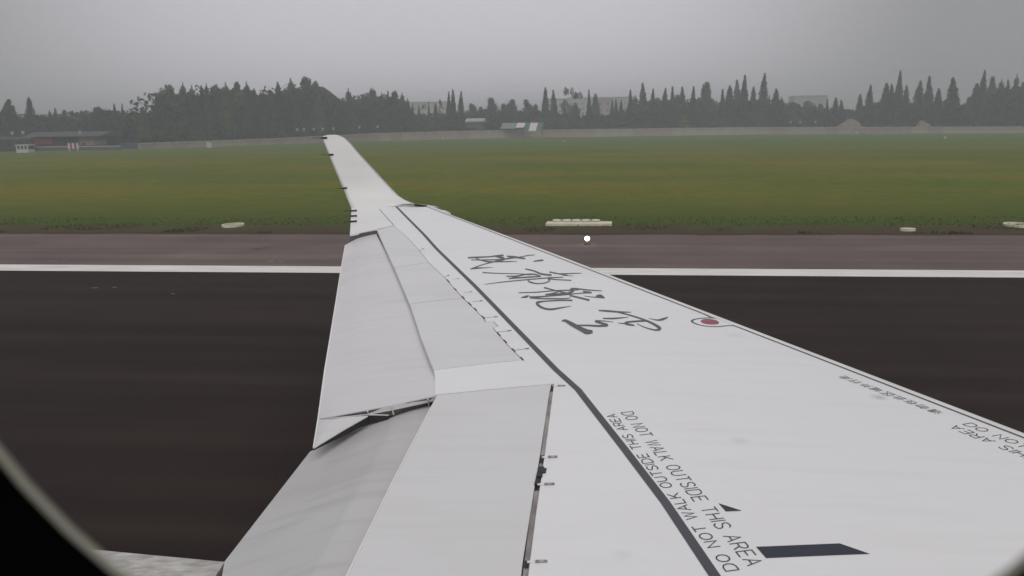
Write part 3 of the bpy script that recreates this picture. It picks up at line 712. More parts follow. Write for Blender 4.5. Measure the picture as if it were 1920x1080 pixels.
# brushed characters of the airline's name, traced stroke by stroke
oA, kA = (860, 460), 8.727; oB, kB = (960, 530), 6.4
CH = [(oA, kA, [[(150, 205, 22), (300, 198, 26), (500, 188, 20), (640, 172, 26), (735, 165, 30)],
                [(205, 240, 12), (400, 240, 16), (700, 232, 18), (860, 210, 24), (1020, 190, 14), (1130, 168, 14), (1245, 158, 10)],
                [(790, 180, 22), (930, 195, 32), (1090, 222, 20)],
                [(600, 182, 16), (740, 222, 42), (600, 262, 16), (520, 283, 20), (380, 322, 14), (250, 370, 18), (190, 388, 12)],
                [(190, 388, 14), (300, 376, 22), (420, 370, 12), (560, 362, 4)], [(280, 215, 10), (420, 258, 20), (540, 270, 18), (800, 268, 14), (965, 262, 4)],
                [(1225, 264, 14), (1310, 252, 24), (1385, 244, 24)]]),
      (oA, kA, [[(390, 445, 16), (560, 456, 14), (800, 463, 12), (1000, 468, 12), (1150, 480, 18), (1240, 475, 20), (1345, 510, 18)],
                [(780, 508, 16), (950, 505, 20), (1080, 480, 22), (1230, 472, 20)], [(820, 543, 20), (1000, 532, 22), (1200, 518, 22), (1345, 510, 16)],
                [(880, 530, 18), (1000, 500, 18)], [(1090, 388, 18), (1230, 420, 22), (1350, 470, 28), (1520, 490, 28)],
                [(1485, 438, 22), (1600, 460, 18), (1780, 492, 18)], [(1570, 465, 10), (1760, 465, 12), (1920, 460, 12), (2010, 458, 6)],
                [(430, 640, 6), (700, 605, 12), (1000, 575, 14), (1300, 548, 16), (1500, 532, 16), (1710, 524, 12)],
                [(1130, 570, 16), (1160, 600, 22), (1240, 622, 18), (1330, 628, 14), (1430, 612, 16), (1490, 575, 20), (1460, 545, 20)],
                [(1460, 545, 18), (1600, 562, 16), (1845, 574, 16)], [(1700, 490, 12), (1880, 505, 6)]]),
      (oB, kB, [[(80, 122, 10), (300, 115, 12), (500, 98, 12), (700, 92, 14), (800, 88, 8)], [(385, 60, 18), (480, 85, 14), (580, 110, 16), (690, 135, 18)],
                [(700, 78, 20), (760, 72, 16), (900, 88, 14), (1080, 100, 8)], [(740, 85, 22), (720, 110, 26), (640, 130, 16), (400, 145, 14)],
                [(400, 142, 10), (480, 132, 14), (560, 108, 10)], [(110, 180, 8), (170, 170, 26), (205, 158, 8)],
                [(210, 178, 22), (400, 165, 14), (560, 152, 14), (700, 140, 12), (830, 128, 10), (955, 120, 18)], [(850, 105, 10), (900, 114, 18), (955, 120, 12)],
                [(215, 180, 18), (330, 192, 14), (520, 195, 14), (640, 192, 10), (700, 183, 8)], [(690, 155, 16), (780, 175, 20), (930, 212, 22)],
                [(860, 160, 4), (950, 172, 8), (1020, 178, 12)], [(1008, 168, 24), (1060, 165, 44), (1112, 186, 12)],
                [(725, 215, 18), (650, 212, 16), (500, 218, 14), (380, 226, 16), (300, 245, 30), (340, 290, 26), (410, 316, 22), (480, 320, 22), (580, 305, 16), (712, 282, 4)]]),
      (oB, kB, [[(1040, 335, 14), (1150, 342, 22), (1280, 352, 18), (1430, 356, 8)],
                [(1250, 350, 16), (1400, 388, 16), (1560, 438, 20), (1680, 488, 26), (1775, 550, 34), (1720, 570, 18), (1600, 540, 12), (1500, 495, 6)],
                [(1640, 430, 4), (1740, 450, 14), (1810, 440, 26), (1870, 415, 12)], [(1090, 430, 12), (1200, 432, 18), (1300, 425, 14), (1400, 415, 4)],
                [(1620, 460, 18), (1500, 465, 20), (1370, 478, 20), (1380, 498, 26), (1470, 515, 14)], [(1270, 485, 4), (1370, 495, 14)],
                [(1220, 475, 4), (1100, 462, 10), (1000, 464, 20), (1070, 488, 24), (1145, 512, 26), (1050, 522, 22), (900, 515, 18), (770, 515, 16)],
                [(598, 464, 12), (640, 458, 30), (720, 502, 48), (820, 555, 52), (900, 592, 60), (968, 590, 34)]])]
for org, k_, strokes in CH:
    s = Strips(0.0016)
    for q in strokes: s.brush(q, org, k_)
    s.build('painted_character', M_ink2, plane)
# window smudges painted onto the wing, small scuffs, faint grime behind the red cap
t = M_white.node_tree; p_ = t.nodes['Principled BSDF']; g_ = t.nodes.new('ShaderNodeTexCoord')
for (sx_, sy_, rr_, amt) in ((1648, 745, .06, .5), (1385, 826, .055, .18), (1165, 1040, .05, .10), (1380, 628, .09, .12)):
    c0 = W(sx_, sy_); src = p_.inputs['Base Color'].links[0].from_socket
    dn = t.nodes.new('ShaderNodeVectorMath'); dn.operation = 'DISTANCE'; dn.inputs[1].default_value = c0; t.links.new(g_.outputs['Object'], dn.inputs[0])
    nz_ = t.nodes.new('ShaderNodeTexNoise'); nz_.inputs['Scale'].default_value = 14; t.links.new(g_.outputs['Object'], nz_.inputs['Vector'])
    ad_ = t.nodes.new('ShaderNodeMath'); ad_.operation = 'MULTIPLY_ADD'; ad_.inputs[1].default_value = rr_ * .8; t.links.new(nz_.outputs[0], ad_.inputs[0]); t.links.new(dn.outputs['Value'], ad_.inputs[2])
    mr_ = t.nodes.new('ShaderNodeMapRange'); mr_.interpolation_type = 'SMOOTHSTEP'; mr_.inputs['From Min'].default_value = rr_ * .5; mr_.inputs['From Max'].default_value = rr_ * 1.5
    mr_.inputs['To Min'].default_value = amt; mr_.inputs['To Max'].default_value = 0; t.links.new(ad_.outputs[0], mr_.inputs[0])
    mx_ = t.nodes.new('ShaderNodeMixRGB'); mx_.inputs[2].default_value = (.30, .30, .30, 1); t.links.new(mr_.outputs[0], mx_.inputs[0]); t.links.new(src, mx_.inputs[1]); t.links.new(mx_.outputs[0], p_.inputs['Base Color'])
# ------------------------------------------------------------------ cabin window: seal ring and dark reveal
M_rub = mat('window_seal', (0.34, 0.33, 0.27), 0.6, var=0.15, scale=30)
M_black = mat('window_reveal_black', (0.002, 0.002, 0.0022), 1.0, spec=0.0)
YW = 0.2; WC = (-0.0259, 0.0133); RW = 0.1577
def ring_pts(r, y, n=48):
    o = []
    for i in range(n):
        a = 2 * math.pi * i / n; s_ = math.sin(a); zz = 0.075 if s_ > 0 else 0.0
        o.append((WC[0] + r * math.cos(a), y, H + WC[1] + zz + r * s_))
    return o
def ring_mesh(name, prof_, m, n=64):
    v, f = [], []
    for r, y in prof_: v += ring_pts(r, y, n)
    K = len(prof_)
    for k in range(K):
        for i in range(n):
            f.append((k * n + i, k * n + (i + 1) % n, ((k + 1) % K) * n + (i + 1) % n, ((k + 1) % K) * n + i))
    return mk(name, v, f, m, plane, smooth=True)
ring_mesh('window_seal', [(RW - 0.0016, 0.1995), (RW - 0.0013, 0.1985), (RW - 0.0005, 0.1982), (RW, 0.1988), (RW, 0.2005), (RW - 0.0013, 0.2005)], M_rub)
ring_mesh('window_reveal', [(RW + 0.0002, 0.2005), (RW + 0.0002, 0.1980), (RW + 0.004, 0.185), (RW + 0.016, 0.165), (RW + 0.03, 0.150), (RW + 0.075, 0.150), (RW + 0.075, 0.2005)], M_black)
# ------------------------------------------------------------------ objects in the distance
WB = [(-400, 298, 289), (0, 291, 281), (270, 279.5, 268), (500, 272, 260), (700, 265, 250), (850, 261, 245.5), (1000, 258, 243.5), (1200, 255.5, 241), (1400, 252.5, 238.5), (1660, 251, 238), (1920, 249.5, 237), (2400, 248, 235)]
def interp(tab, x, k):
    for a, b in zip(tab, tab[1:]):
        if x <= b[0]: t = (x - a[0]) / (b[0] - a[0]); return a[k] + (b[k] - a[k]) * t
    return tab[-1][k]
def wall_pt(px): return G(px, interp(WB, px, 1), 0.06)
def wallY(px): return 171.0 if px < 262 else wall_pt(min(2300, px)).y
M_w = [mat('wall_plaster_pink', (0.40, 0.31, 0.29), 0.9, col2=(0.31, 0.245, 0.235), scale=1.2), mat('wall_plaster_grey', (0.43, 0.38, 0.34), 0.9, col2=(0.32, 0.285, 0.26), scale=1.1), mat('wall_plaster_beige', (0.45, 0.40, 0.32), 0.9, col2=(0.35, 0.31, 0.25), scale=1.3)]
M_cop = mat('wall_coping_concrete', (0.55, 0.52, 0.48), 0.85, var=0.25, scale=2)
wallr = empty('perimeter_wall', tuple(wall_pt(1000))); tag(wallr, 'long low perimeter wall of pinkish grey panels with pale coping, across the far edge of the airfield grass', 'wall')
# sample wall base line every ~3.1 m
line = []; px = 262.0
fine = [(p_, wall_pt(p_), interp(WB, p_, 1), interp(WB, p_, 2)) for p_ in [262 + i * 1.0 for i in range(0, 2050)]]
last = fine[0]; stations_ = [last]
for q in fine:
    if (q[1] - last[1]).length >= 3.4: stations_.append(q); last = q
pan_mesh = None; pier_mesh = None
def hgt(q):
    d = ray(q[0], q[3]); t = q[1].y / d.y; return max(1.0, H + d.z * t - 0.06)
def unitbox(name, m, bev=0.0):
    b = MB().box(0, 1, -0.5, 0.5, 0, 1); me = bpy.data.meshes.new(name); me.from_pydata(b.v, [], b.f); me.materials.append(m); return me
pans = [unitbox('panel_block', m) for m in M_w]; pier = unitbox('pier_block', M_w[1]); cop = unitbox('coping_block', M_cop)
for i, (a, b) in enumerate(zip(stations_, stations_[1:])):
    A, B = a[1], b[1]; d = B - A; L_ = d.length; ang = math.atan2(d.y, d.x); h = (hgt(a) + hgt(b)) / 2
    def put(me, name, along, ln, dep, z, hh):
        o = bpy.data.objects.new(name, me); sc.collection.objects.link(o); o.parent = wallr
        o.location = (A + d * (along / L_)) + Vector((0, 0, z)) - wallr.location; o.rotation_euler.z = ang; o.scale = (ln, dep, hh)
    put(pans[(0, 1, 0, 2, 0, 1, 1)[(i // 2 + (i * i) % 3) % 7] if not 1240 < a[0] < 1400 else pans.index(pans[2 if i % 3 else 1])], 'wall_panel', 0.19, L_ - 0.36, 0.14, 0.0, h - 0.16)
    put(pier, 'wall_pier', -0.16, 0.32, 0.32, 0.0, h - 0.10)
    put(cop, 'coping', 0.17, L_ - 0.34, 0.30, h - 0.155, 0.16)
print('wall pieces', len(stations_), 'h', [round(hgt(s), 2) for s in stations_[::15]], [round(s[1].y) for s in stations_[::15]])

# ---- trees
M_bark = mat('bark', (0.07, 0.055, 0.045), 0.9, var=0.4, scale=6)
M_con = mat('conifer_foliage', (0.052, 0.080, 0.040), 0.9, col2=(0.024, 0.038, 0.024), scale=0.7, spec=0.1)
M_brd = mat('broadleaf_foliage', (0.060, 0.094, 0.042), 0.9, col2=(0.028, 0.048, 0.026), scale=0.5, spec=0.1)
M_bus = mat('bush_foliage', (0.085, 0.115, 0.050), 0.9, col2=(0.04, 0.06, 0.028), scale=0.8, spec=0.1)
M_yel = mat('yellow_green_foliage', (0.19, 0.21, 0.06), 0.9, col2=(0.10, 0.12, 0.045), scale=1.2, spec=0.1)
for m_ in (M_con, M_brd):
    t = m_.node_tree; p_ = t.nodes['Principled BSDF']; src = p_.inputs['Base Color'].links[0].from_socket
    oi = t.nodes.new('ShaderNodeObjectInfo'); rp = t.nodes.new('ShaderNodeValToRGB'); t.links.new(oi.outputs['Random'], rp.inputs[0])
    rp.color_ramp.elements[0].color = (.70, .74, .72, 1); rp.color_ramp.elements[1].color = (1.7, 1.6, 1.25, 1); e_ = rp.color_ramp.elements.new(.5); e_.color = (1.0, 1.12, .95, 1)
    mm = t.nodes.new('ShaderNodeMixRGB'); mm.blend_type = 'MULTIPLY'; mm.inputs[0].default_value = 1
    t.links.new(src, mm.inputs[1]); t.links.new(rp.outputs[0], mm.inputs[2]); t.links.new(mm.outputs[0], p_.inputs['Base Color'])
def leaf(v, f, p, s, r=rnd):
    a = Vector((r.gauss(0, 1), r.gauss(0, 1), r.gauss(0, 1))).normalized(); b = a.orthogonal().normalized(); c = a.cross(b)
    t = r.uniform(0, 6.28); b2 = b * math.cos(t) + c * math.sin(t); c2 = c * math.cos(t) - b * math.sin(t); k = len(v)
    v += [p + b2 * s, p + c2 * s * 0.6, p - b2 * s, p - c2 * s * 0.6]; f.append((k, k + 1, k + 2, k + 3))
def lathe(v, f, prof_, n=8, wob=0.15, seed=0):
    b = len(v)
    for z, r in prof_:
        for i in range(n):
            a = 6.283 * i / n; q = r * (1 + wob * noise.noise((math.cos(a) * 1.5 + seed, math.sin(a) * 1.5, z * 0.7))); v.append(Vector((q * math.cos(a), q * math.sin(a), z)))
    for k in range(len(prof_) - 1):
        for i in range(n): f.append((b + k * n + i, b + k * n + (i + 1) % n, b + (k + 1) * n + (i + 1) % n, b + (k + 1) * n + i))
def conifer_mesh(seed, slim, lean=0.0):
    """unit tree: 14 m high, 2.2 m half width"""
    r = random.Random(seed); v, f = [], []; HH, RR = 14.0, 2.2
    def rad(t):
        base = (1 - t) ** slim * 0.96 + 0.03
        return RR * base * (1 + 0.20 * noise.noise((t * 9, seed * 1.7, 0)))
    lathe(v, f, [(HH * t, 0.60 * rad(t)) for t in (0.03, .12, .25, .4, .55, .7, .82, .92, .985)], 8, 0.5, seed)
    for i in range(2300):
        t = 1 - r.random() ** 0.75; t = 0.03 + 0.97 * t; a = r.uniform(0, 6.283)
        q = rad(t) * (0.55 + 0.5 * r.random() ** 0.6) * (1 + 0.35 * noise.noise((math.cos(a) * 1.6, math.sin(a) * 1.6 + seed, t * 13)))
        p = Vector((q * math.cos(a), q * math.sin(a), HH * t - 0.12 * q))
        leaf(v, f, p, r.uniform(0.16, 0.36) * (1.05 - 0.35 * t), r)
    for k_ in range(5):
        p = Vector((r.uniform(-.05, .05), 0, HH * (0.965 + 0.007 * k_))); leaf(v, f, p, 0.2, r)
    for p in v: p.x += lean * (p.z / HH) ** 2
    me = bpy.data.meshes.new('crown'); me.from_pydata([tuple(p) for p in v], [], f); me.materials.append(M_con); return me
def broad_mesh(seed, kind, m):
    """unit tree: 14 m high, 4.5 m half width"""
    r = random.Random(seed); v, f = [], []; blobs = []
    n = {'round': 11, 'tall': 12, 'spiky': 14, 'airy': 9, 'bush': 9}[kind]
    for i in range(n):
        if kind == 'round': t = r.uniform(.25, .84); ww = 3.1 * math.sin(math.pi * min(1, (t - .05) / .95)) ** .7; br = r.uniform(1.5, 2.3)
        elif kind == 'tall': t = r.uniform(.18, .88); ww = 2.6 * (1 - abs(t - .5)); br = r.uniform(1.3, 2.0)
        elif kind == 'spiky': t = r.uniform(.2, .86); ww = 3.2 * (1.1 - t); br = r.uniform(1.1, 1.8)
        elif kind == 'bush': t = r.uniform(.1, .70); ww = 3.2 * (1.05 - t); br = r.uniform(1.6, 2.6)
        else: t = r.uniform(.35, .93); ww = 3.2; br = r.uniform(.7, 1.2)
        a = r.uniform(0, 6.283); q = ww * r.random() ** .5
        blobs.append((Vector((q * math.cos(a), q * math.sin(a), 14 * t)), br))
    blobs.append((Vector((0.3, 0, 14 - 1.3)), 1.3 if kind != 'airy' else 0.9))
    if kind not in ('airy',):
        blobs.append((Vector((0, 0, 6.5)), 3.0)); blobs.append((Vector((0, 0, 3.2)), 3.0)); blobs.append((Vector((0.4, 0, 9.5)), 2.3))
    for c, br in blobs:
        if kind != 'airy':
            vv, ff = [], []; lathe(vv, ff, [(-br * .72, .1), (-br * .5, br * .55), (0, br * .74), (br * .5, br * .52), (br * .72, .1)], 7, .3, seed)
            b = len(v); v += [p + c for p in vv]; f += [tuple(b + i for i in q) for q in ff]
        for i in range(int(190 * br / 1.6 * (1 if kind != 'airy' else .8))):
            d = Vector((r.gauss(0, 1), r.gauss(0, 1), r.gauss(0, 1))).normalized()
            k_ = 1 + 0.22 * noise.noise(d * 2.2 + c)
            leaf(v, f, c + d * br * k_ * r.uniform(.72, 1.06), r.uniform(.16, .40), r)
        if kind in ('spiky', 'tall') and r.random() < .45:
            for i in range(40):
                z = r.random(); leaf(v, f, c + Vector((r.gauss(0, .28 * (1.2 - z)), r.gauss(0, .28 * (1.2 - z)), br * (.7 + 1.0 * z))), r.uniform(.14, .3), r)
    zt = max(p.z for p in v)
    for p in v: p.z *= 14.0 / zt
    me = bpy.data.meshes.new('crown'); me.from_pydata([tuple(p) for p in v], [], f); me.materials.append(m); return me
def trunk_mesh(h, r_, limbs=0, seed=0):
    m = MB(); r = random.Random(seed); m.cyl(0, 0, -0.3, h, r_, r_ * .35, 8)
    for i in range(limbs):
        z = h * r.uniform(.35, .8); a = r.uniform(0, 6.28); l = r.uniform(1.5, 3.2)
        m.tube((0, 0, z), (l * math.cos(a), l * math.sin(a), z + l * r.uniform(.7, 1.3)), r_ * .3, 5)
    me = bpy.data.meshes.new('trunk'); me.from_pydata(m.v, [], m.f); me.materials.append(M_bark); return me
CON = [conifer_mesh(i + 1, s, l) for i, (s, l) in enumerate(((0.75, 0), (0.95, .25), (1.15, -.2), (0.7, .1), (0.85, -.3), (1.05, .35)))]
MES = {'c': CON, 'r': [broad_mesh(20 + i, 'round', M_brd) for i in range(3)], 't': [broad_mesh(30 + i, 'tall', M_brd) for i in range(3)],
       's': [broad_mesh(40 + i, 'spiky', M_brd) for i in range(4)], 'a': [broad_mesh(50 + i, 'airy', M_brd) for i in range(2)],
       'b': [broad_mesh(60, 'bush', M_bus), broad_mesh(61, 'bush', M_brd)], 'y': [broad_mesh(62, 'bush', M_yel)]}
TR = {'c': trunk_mesh(12, .22), 'x': trunk_mesh(9, .26, 7, 3), 'b': trunk_mesh(2.5, .10)}
KN = {'c': 'conifer', 'r': 'broad_tree', 't': 'broad_tree', 's': 'broad_tree', 'a': 'sparse_tree', 'b': 'bush', 'y': 'bush'}
tcount = [0]
def tree(px, ytop, hw, kind, label, dy=24, group=None, base=None):
    Y = wallY(px) + dy; top = atY(px, ytop, Y)
    r = empty(KN[kind], (top.x, top.y, 0.0)); hgt_ = top.z
    hw_m = hw * top.y / (F * 0.985)
    i = tcount[0]; tcount[0] += 1
    me = MES[kind][i % len(MES[kind])]; half = 2.2 if kind == 'c' else 4.5
    o = bpy.data.objects.new('crown', me); sc.collection.objects.link(o); o.parent = r
    sx_ = hw_m / half * (1.3 if kind == 'c' else 1.12); o.scale = (sx_, sx_, hgt_ / 14.0); o.rotation_euler.z = (i * 2.399) % 6.28 if kind != 'c' else (i % 3) * 0.4
    t = bpy.data.objects.new('trunk', TR['c' if kind == 'c' else 'b' if kind in 'by' else 'x']); sc.collection.objects.link(t); t.parent = r
    t.scale = (max(.4, sx_), max(.4, sx_), hgt_ / 14.0); t.rotation_euler.z = i
    tag(r, label, 'bush' if kind in 'by' else 'tree', group)
ORD = ['first', 'second', 'third', 'fourth', 'fifth', 'sixth', 'seventh', 'eighth', 'ninth', 'tenth', 'eleventh', 'twelfth', 'thirteenth', 'fourteenth']
GR = [('behind the grey-roofed shed', 'trees behind the grey-roofed shed', [
        (-14, 200, 26, 'c'), (11, 186, 30, 'c'), (30, 214, 16, 'c'), (53, 182, 13, 'c'), (72, 212, 13, 's'), (92, 204, 10, 's'), (103, 202, 8, 'c'), (121, 205, 14, 'r'), (150, 211, 20, 'r'), (183, 199, 24, 'r'), (215, 194, 8, 'c'), (227, 194, 8, 'c'), (240, 210, 12, 's'), (265, 200, 14, 's')]),
      ('in the large dark clump', 'trees of the large dark clump', [
        (297, 178, 20, 't'), (318, 157, 28, 'r'), (341, 152, 16, 's'), (360, 158, 18, 's'), (377, 160, 11, 'c'), (386, 153, 12, 's'), (404, 157, 20, 't'), (421, 152, 18, 's'), (444, 151, 17, 's'), (462, 151, 18, 's'), (476, 166, 14, 'c')]),
      ('in the clump behind the winglet tip', 'trees of the clump behind the winglet tip', [
        (492, 171, 16, 't'), (506, 167, 16, 's'), (520, 153, 11, 'c'), (545, 145, 20, 's'), (571, 142, 26, 't'), (592, 150, 18, 's'), (607, 166, 16, 's'), (626, 179, 18, 'r')]),
      ('in the clump past the winglet tip', 'trees past the winglet tip', [
        (654, 164, 17, 's'), (680, 176, 16, 'r'), (699, 164, 19, 't'), (716, 172, 14, 's'), (726, 170, 9, 'c'), (741, 169, 16, 't'), (753, 172, 13, 's'), (764, 183, 12, 's')]),
      ('before the cream building', 'trees before the cream building', [
        (772, 195, 8, 'c'), (785, 196, 5, 'c'), (794, 193, 5, 'a'), (804, 191, 6, 'c'), (816, 194, 8, 'c'), (825, 185, 6, 'a'), (840, 171, 9, 'c'), (849, 167, 8, 'c'), (863, 171, 10, 'c')]),
      ('around the green and white striped shed', 'trees around the striped shed', [
        (882, 193, 13, 'r'), (902, 199, 11, 'r'), (919, 182, 20, 'r'), (944, 193, 14, 'r'), (962, 185, 16, 'r'), (985, 185, 16, 'r'), (1005, 194, 12, 't'), (1022, 163, 9, 'c'), (1039, 168, 10, 'c')]),
      ('before the pale far buildings', 'trees before the pale far buildings', [
        (1065, 162, 13, 'a'), (1081, 171, 18, 'a'), (1078, 196, 14, 's'), (1105, 168, 9, 'c'), (1116, 175, 11, 'c'), (1130, 212, 12, 's'), (1147, 186, 8, 'c'), (1155, 185, 6, 'c'), (1164, 186, 8, 'c')]),
      ('in the even row past the pink block', 'row of conifers behind the wall', [
        (1183, 168, 12, 'c'), (1193, 178, 12, 't'), (1207, 155, 12, 'c'), (1223, 166, 12, 'c'), (1234, 182, 15, 'r'), (1246, 165, 12, 'c'), (1262, 162, 12, 'c'), (1272, 176, 16, 'r'), (1281, 162, 11, 'c'), (1299, 162, 12, 'c'), (1312, 181, 14, 'r'), (1326, 151, 14, 't')]),
      ('in the tall spiky group', 'tall spiky conifers', [
        (1356, 167, 12, 'c'), (1368, 160, 13, 'c'), (1384, 149, 12, 'c'), (1395, 140, 15, 'c'), (1413, 162, 10, 'c'), (1432, 137, 14, 'c'), (1443, 179, 8, 'c'), (1455, 166, 12, 'c'), (1466, 180, 10, 's')]),
      ('in the low dip', 'trees in the low dip', [
        (1484, 190, 16, 'r'), (1515, 188, 20, 'r'), (1538, 194, 14, 'r'), (1552, 185, 8, 'c'), (1567, 182, 9, 'c'), (1579, 187, 9, 'c'), (1592, 204, 12, 'r')]),
      ('between the two earth heaps', 'conifers between the earth heaps', [
        (1613, 176, 10, 'c'), (1631, 159, 12, 'c'), (1650, 190, 14, 'r'), (1662, 155, 13, 'c'), (1674, 157, 11, 'c'), (1687, 132, 14, 'c'), (1700, 160, 10, 'c'), (1724, 151, 16, 'c'), (1744, 143, 17, 'c'), (1760, 165, 11, 'c')]),
      ('in the dark stand at the far right', 'dark stand past the second heap', [
        (1790, 145, 17, 'c'), (1818, 180, 14, 't'), (1832, 156, 16, 'c'), (1845, 131, 12, 'c'), (1861, 141, 13, 's'), (1880, 146, 15, 's'), (1892, 149, 9, 'c'), (1907, 137, 13, 's'), (1921, 152, 14, 's'), (1938, 140, 15, 'c'), (1958, 150, 14, 'c')])]
SH = {'c': ('pointed conifer', 'slim pointed conifer'), 'r': ('round-crowned broadleaf tree',) * 2, 't': ('tall full-crowned tree',) * 2, 's': ('ragged-topped tree',) * 2, 'a': ('sparse see-through tree',) * 2}
for place, group, lst in GR:
    srt = sorted(lst)
    mn = min(t[1] for t in lst)
    for n_, (px, yt, hw, kd) in enumerate(srt):
        ad = 'tallest ' if yt == mn else ''
        lab = f"{ad}{SH[kd][1 if hw < 10 else 0]}, {ORD[n_]} from the left {place}"
        tree(px, yt, hw, kd, lab, dy=24 + (n_ * 7) % 15 - (4 if kd == 'c' else 0), group=group)
for i, (px, yt, hw, kd, lb) in enumerate([(1168, 222, 22, 'b', 'pale green low bush behind the wall under the group of three small conifers'), (1196, 218, 24, 'b', 'broad grey-green bush behind the wall below the even row of conifers'),
                          (1284, 217, 15, 'y', 'yellow-green rounded bush behind the wall coping'), (850, 224, 22, 'b', 'dark bush behind the wall under the three pointed conifers'), (925, 222, 20, 'b', 'dark dense bush before the green and white striped shed')]):
    tree(px, yt, hw, kd, lb, dy=7)

# undergrowth and wood behind the counted trees
UG = [(-700, 215), (-200, 212), (0, 206), (40, 216), (60, 212), (120, 216), (170, 208), (250, 206), (278, 208), (292, 192), (312, 172), (375, 174), (395, 164), (468, 163), (484, 180), (530, 163), (600, 156), (618, 172), (640, 186), (700, 174), (748, 180), (768, 200), (776, 214), (870, 212), (900, 205), (1000, 208), (1060, 212), (1130, 219), (1175, 204), (1200, 188), (1330, 184), (1350, 194), (1370, 186), (1440, 186), (1470, 190), (1500, 198), (1600, 207), (1620, 198), (1650, 190), (1765, 192), (1785, 204), (1812, 196), (1840, 165), (1930, 160), (2100, 165), (2700, 165)]
M_ug = mat('undergrowth_foliage', (0.070, 0.086, 0.046), 0.95, col2=(0.022, 0.034, 0.022), scale=0.13, spec=0.1)
v, f = [], []; r = random.Random(5); n_ = 0
cols = [-700 + i * 7.0 for i in range(486)]
prev = None
for i, px in enumerate(cols):
    yt = interp(UG, px, 1) + 5 + 5 * noise.noise((px * 0.03, 0, 0)); Y = wallY(px) + 34; t_ = atY(px, yt, Y); x_, z_ = t_.x, max(1.5, t_.z)
    col_ = [(x_, Y - 5, 0), (x_, Y - 4, z_ * .55), (x_, Y - 1, z_ * .9), (x_, Y + 2, z_), (x_, Y + 6, z_ * .8), (x_, Y + 9, 0)]
    b = len(v); v += [Vector(p) for p in col_]
    if prev is not None: f += [(prev + k, b + k, b + k + 1, prev + k + 1) for k in range(5)]
    prev = b
for i in range(42000):
    px = r.uniform(-700, 2690); yt = interp(UG, px, 1); Y = wallY(px) + 30 + r.uniform(-7, 6); t_ = atY(px, yt, wallY(px) + 34)
    z_ = max(1.5, t_.z) * (.96 + .07 * noise.noise((px * .05, 1, 0)) + .05 * noise.noise((px * .2, 4, 0))); zz = r.random() ** .6 * z_
    leaf(v, f, Vector((t_.x + r.uniform(-.5, .5), Y, zz)), r.uniform(.25, .6), r)
tag(mk('undergrowth', v, f, M_ug), kind='stuff')
# low scrub right behind the wall
v, f = [], []
for i in range(16000):
    px = r.uniform(-700, 2690); Y = wallY(px) + r.uniform(3, 12); k_ = .5 + .5 * noise.noise((px * .02, 7, 0)); t_ = atY(px, 240, Y)
    leaf(v, f, Vector((t_.x, Y, r.random() * (1.2 + 2.6 * k_))), r.uniform(.2, .45), r)
tag(mk('scrub', v, f, M_ug), kind='stuff')

# ---- far buildings
M_glass = mat('dark_window_glass', (0.05, 0.055, 0.06), 0.2)
def building(p0, p1, ytop, Y, depth, col, label, name='apartment_building', rows_=4, wins=True, roofcol=(0.25, 0.24, 0.24), pent=None):
    a = atY(p0, ytop, Y); b = atY(p1, ytop, Y); root = empty(name, ((a.x + b.x) / 2, Y, 0)); wd = (b.x - a.x) / 2; h = a.z
    m = mat('facade_' + name, col, 0.85, var=0.12, scale=0.3)
    MB().box(-wd, wd, 0, depth, 0, h).build('wall', m, root)
    MB().box(-wd - .4, wd + .4, -.4, depth + .4, h, h + .5).build('roof', mat('roof_' + name, roofcol, .9), root)
    nn_ = max(2, int(wd * 2 / 4.0)); zz = 3.2
    k = 0
    while wins and zz + 2 < h and k < rows_ + 3:
        for i in range(nn_):
            x = -wd + (i + .5) * 2 * wd / nn_
            if h - zz < 13: 
                o = MB().box(x - .8, x + .8, -.06, .1, zz, zz + 1.5).build('window', M_glass, root)
        zz += 3.3; k += 1
    tag(root, label, 'building')
    return root, wd, h
building(1021, 1061, 187, 520, 14, (0.62, 0.60, 0.58), 'white flat-roofed building with dark windows between two pointed conifers beyond the striped shed')
building(1119, 1146, 187, 500, 14, (0.42, 0.30, 0.285), 'pinkish apartment block showing between the conifers left of the three small ones')
building(1064, 1190, 184.5, 640, 16, (0.46, 0.45, 0.44), 'long pale grey building fading in the haze behind the pink block', rows_=3)
building(770, 838, 193, 560, 14, (0.52, 0.48, 0.43), 'cream building showing faintly behind the row of thin low trees')
building(1490, 1552, 181, 560, 20, (0.36, 0.36, 0.37), 'grey block almost lost in the haze above the low dip in the trees', wins=False, roofcol=(.34, .34, .35))

# low shed with bright roof edges between round trees
def low_shed(px0, px1, ytop, dy, label, wallc, roofc, name='shed', ybase=None):
    Y = wallY((px0 + px1) / 2) + dy; a = atY(px0, ytop, Y); b = atY(px1, ytop, Y); r_ = empty(name, ((a.x + b.x) / 2, Y, 0.06)); wd = (b.x - a.x) / 2; h = a.z - .06
    MB().box(-wd, wd, 0, 5, 0, h * .80).build('wall', wallc, r_)
    MB().prism([(-wd - .3, h * .80), (wd + .3, h * .80), (wd + .3, h * .86), (-wd - .3, h * .86)], -.4, 5.4).build('eaves', roofc, r_)
    q = MB().add([(-wd - .3, -.4, h * .865), (wd + .3, -.4, h * .865), (wd + .3, 2.5, h), (-wd - .3, 2.5, h), (wd + .3, 5.4, h * .865), (-wd - .3, 5.4, h * .865)], [(0, 1, 2, 3), (3, 2, 4, 5), (0, 3, 5), (1, 4, 2)]).build('roof', roofc, r_)
    tag(r_, label, 'shed'); return r_, wd, h
M_grey = mat('grey_render', (0.14, 0.135, 0.13), .9, var=.3, scale=1); M_lroof = mat('light_roof_sheet', (0.50, 0.49, 0.48), .7, var=.2, scale=2)
M_groof = mat('grey_roof_sheet', (0.085, 0.085, 0.088), .8, var=.2, scale=.8)
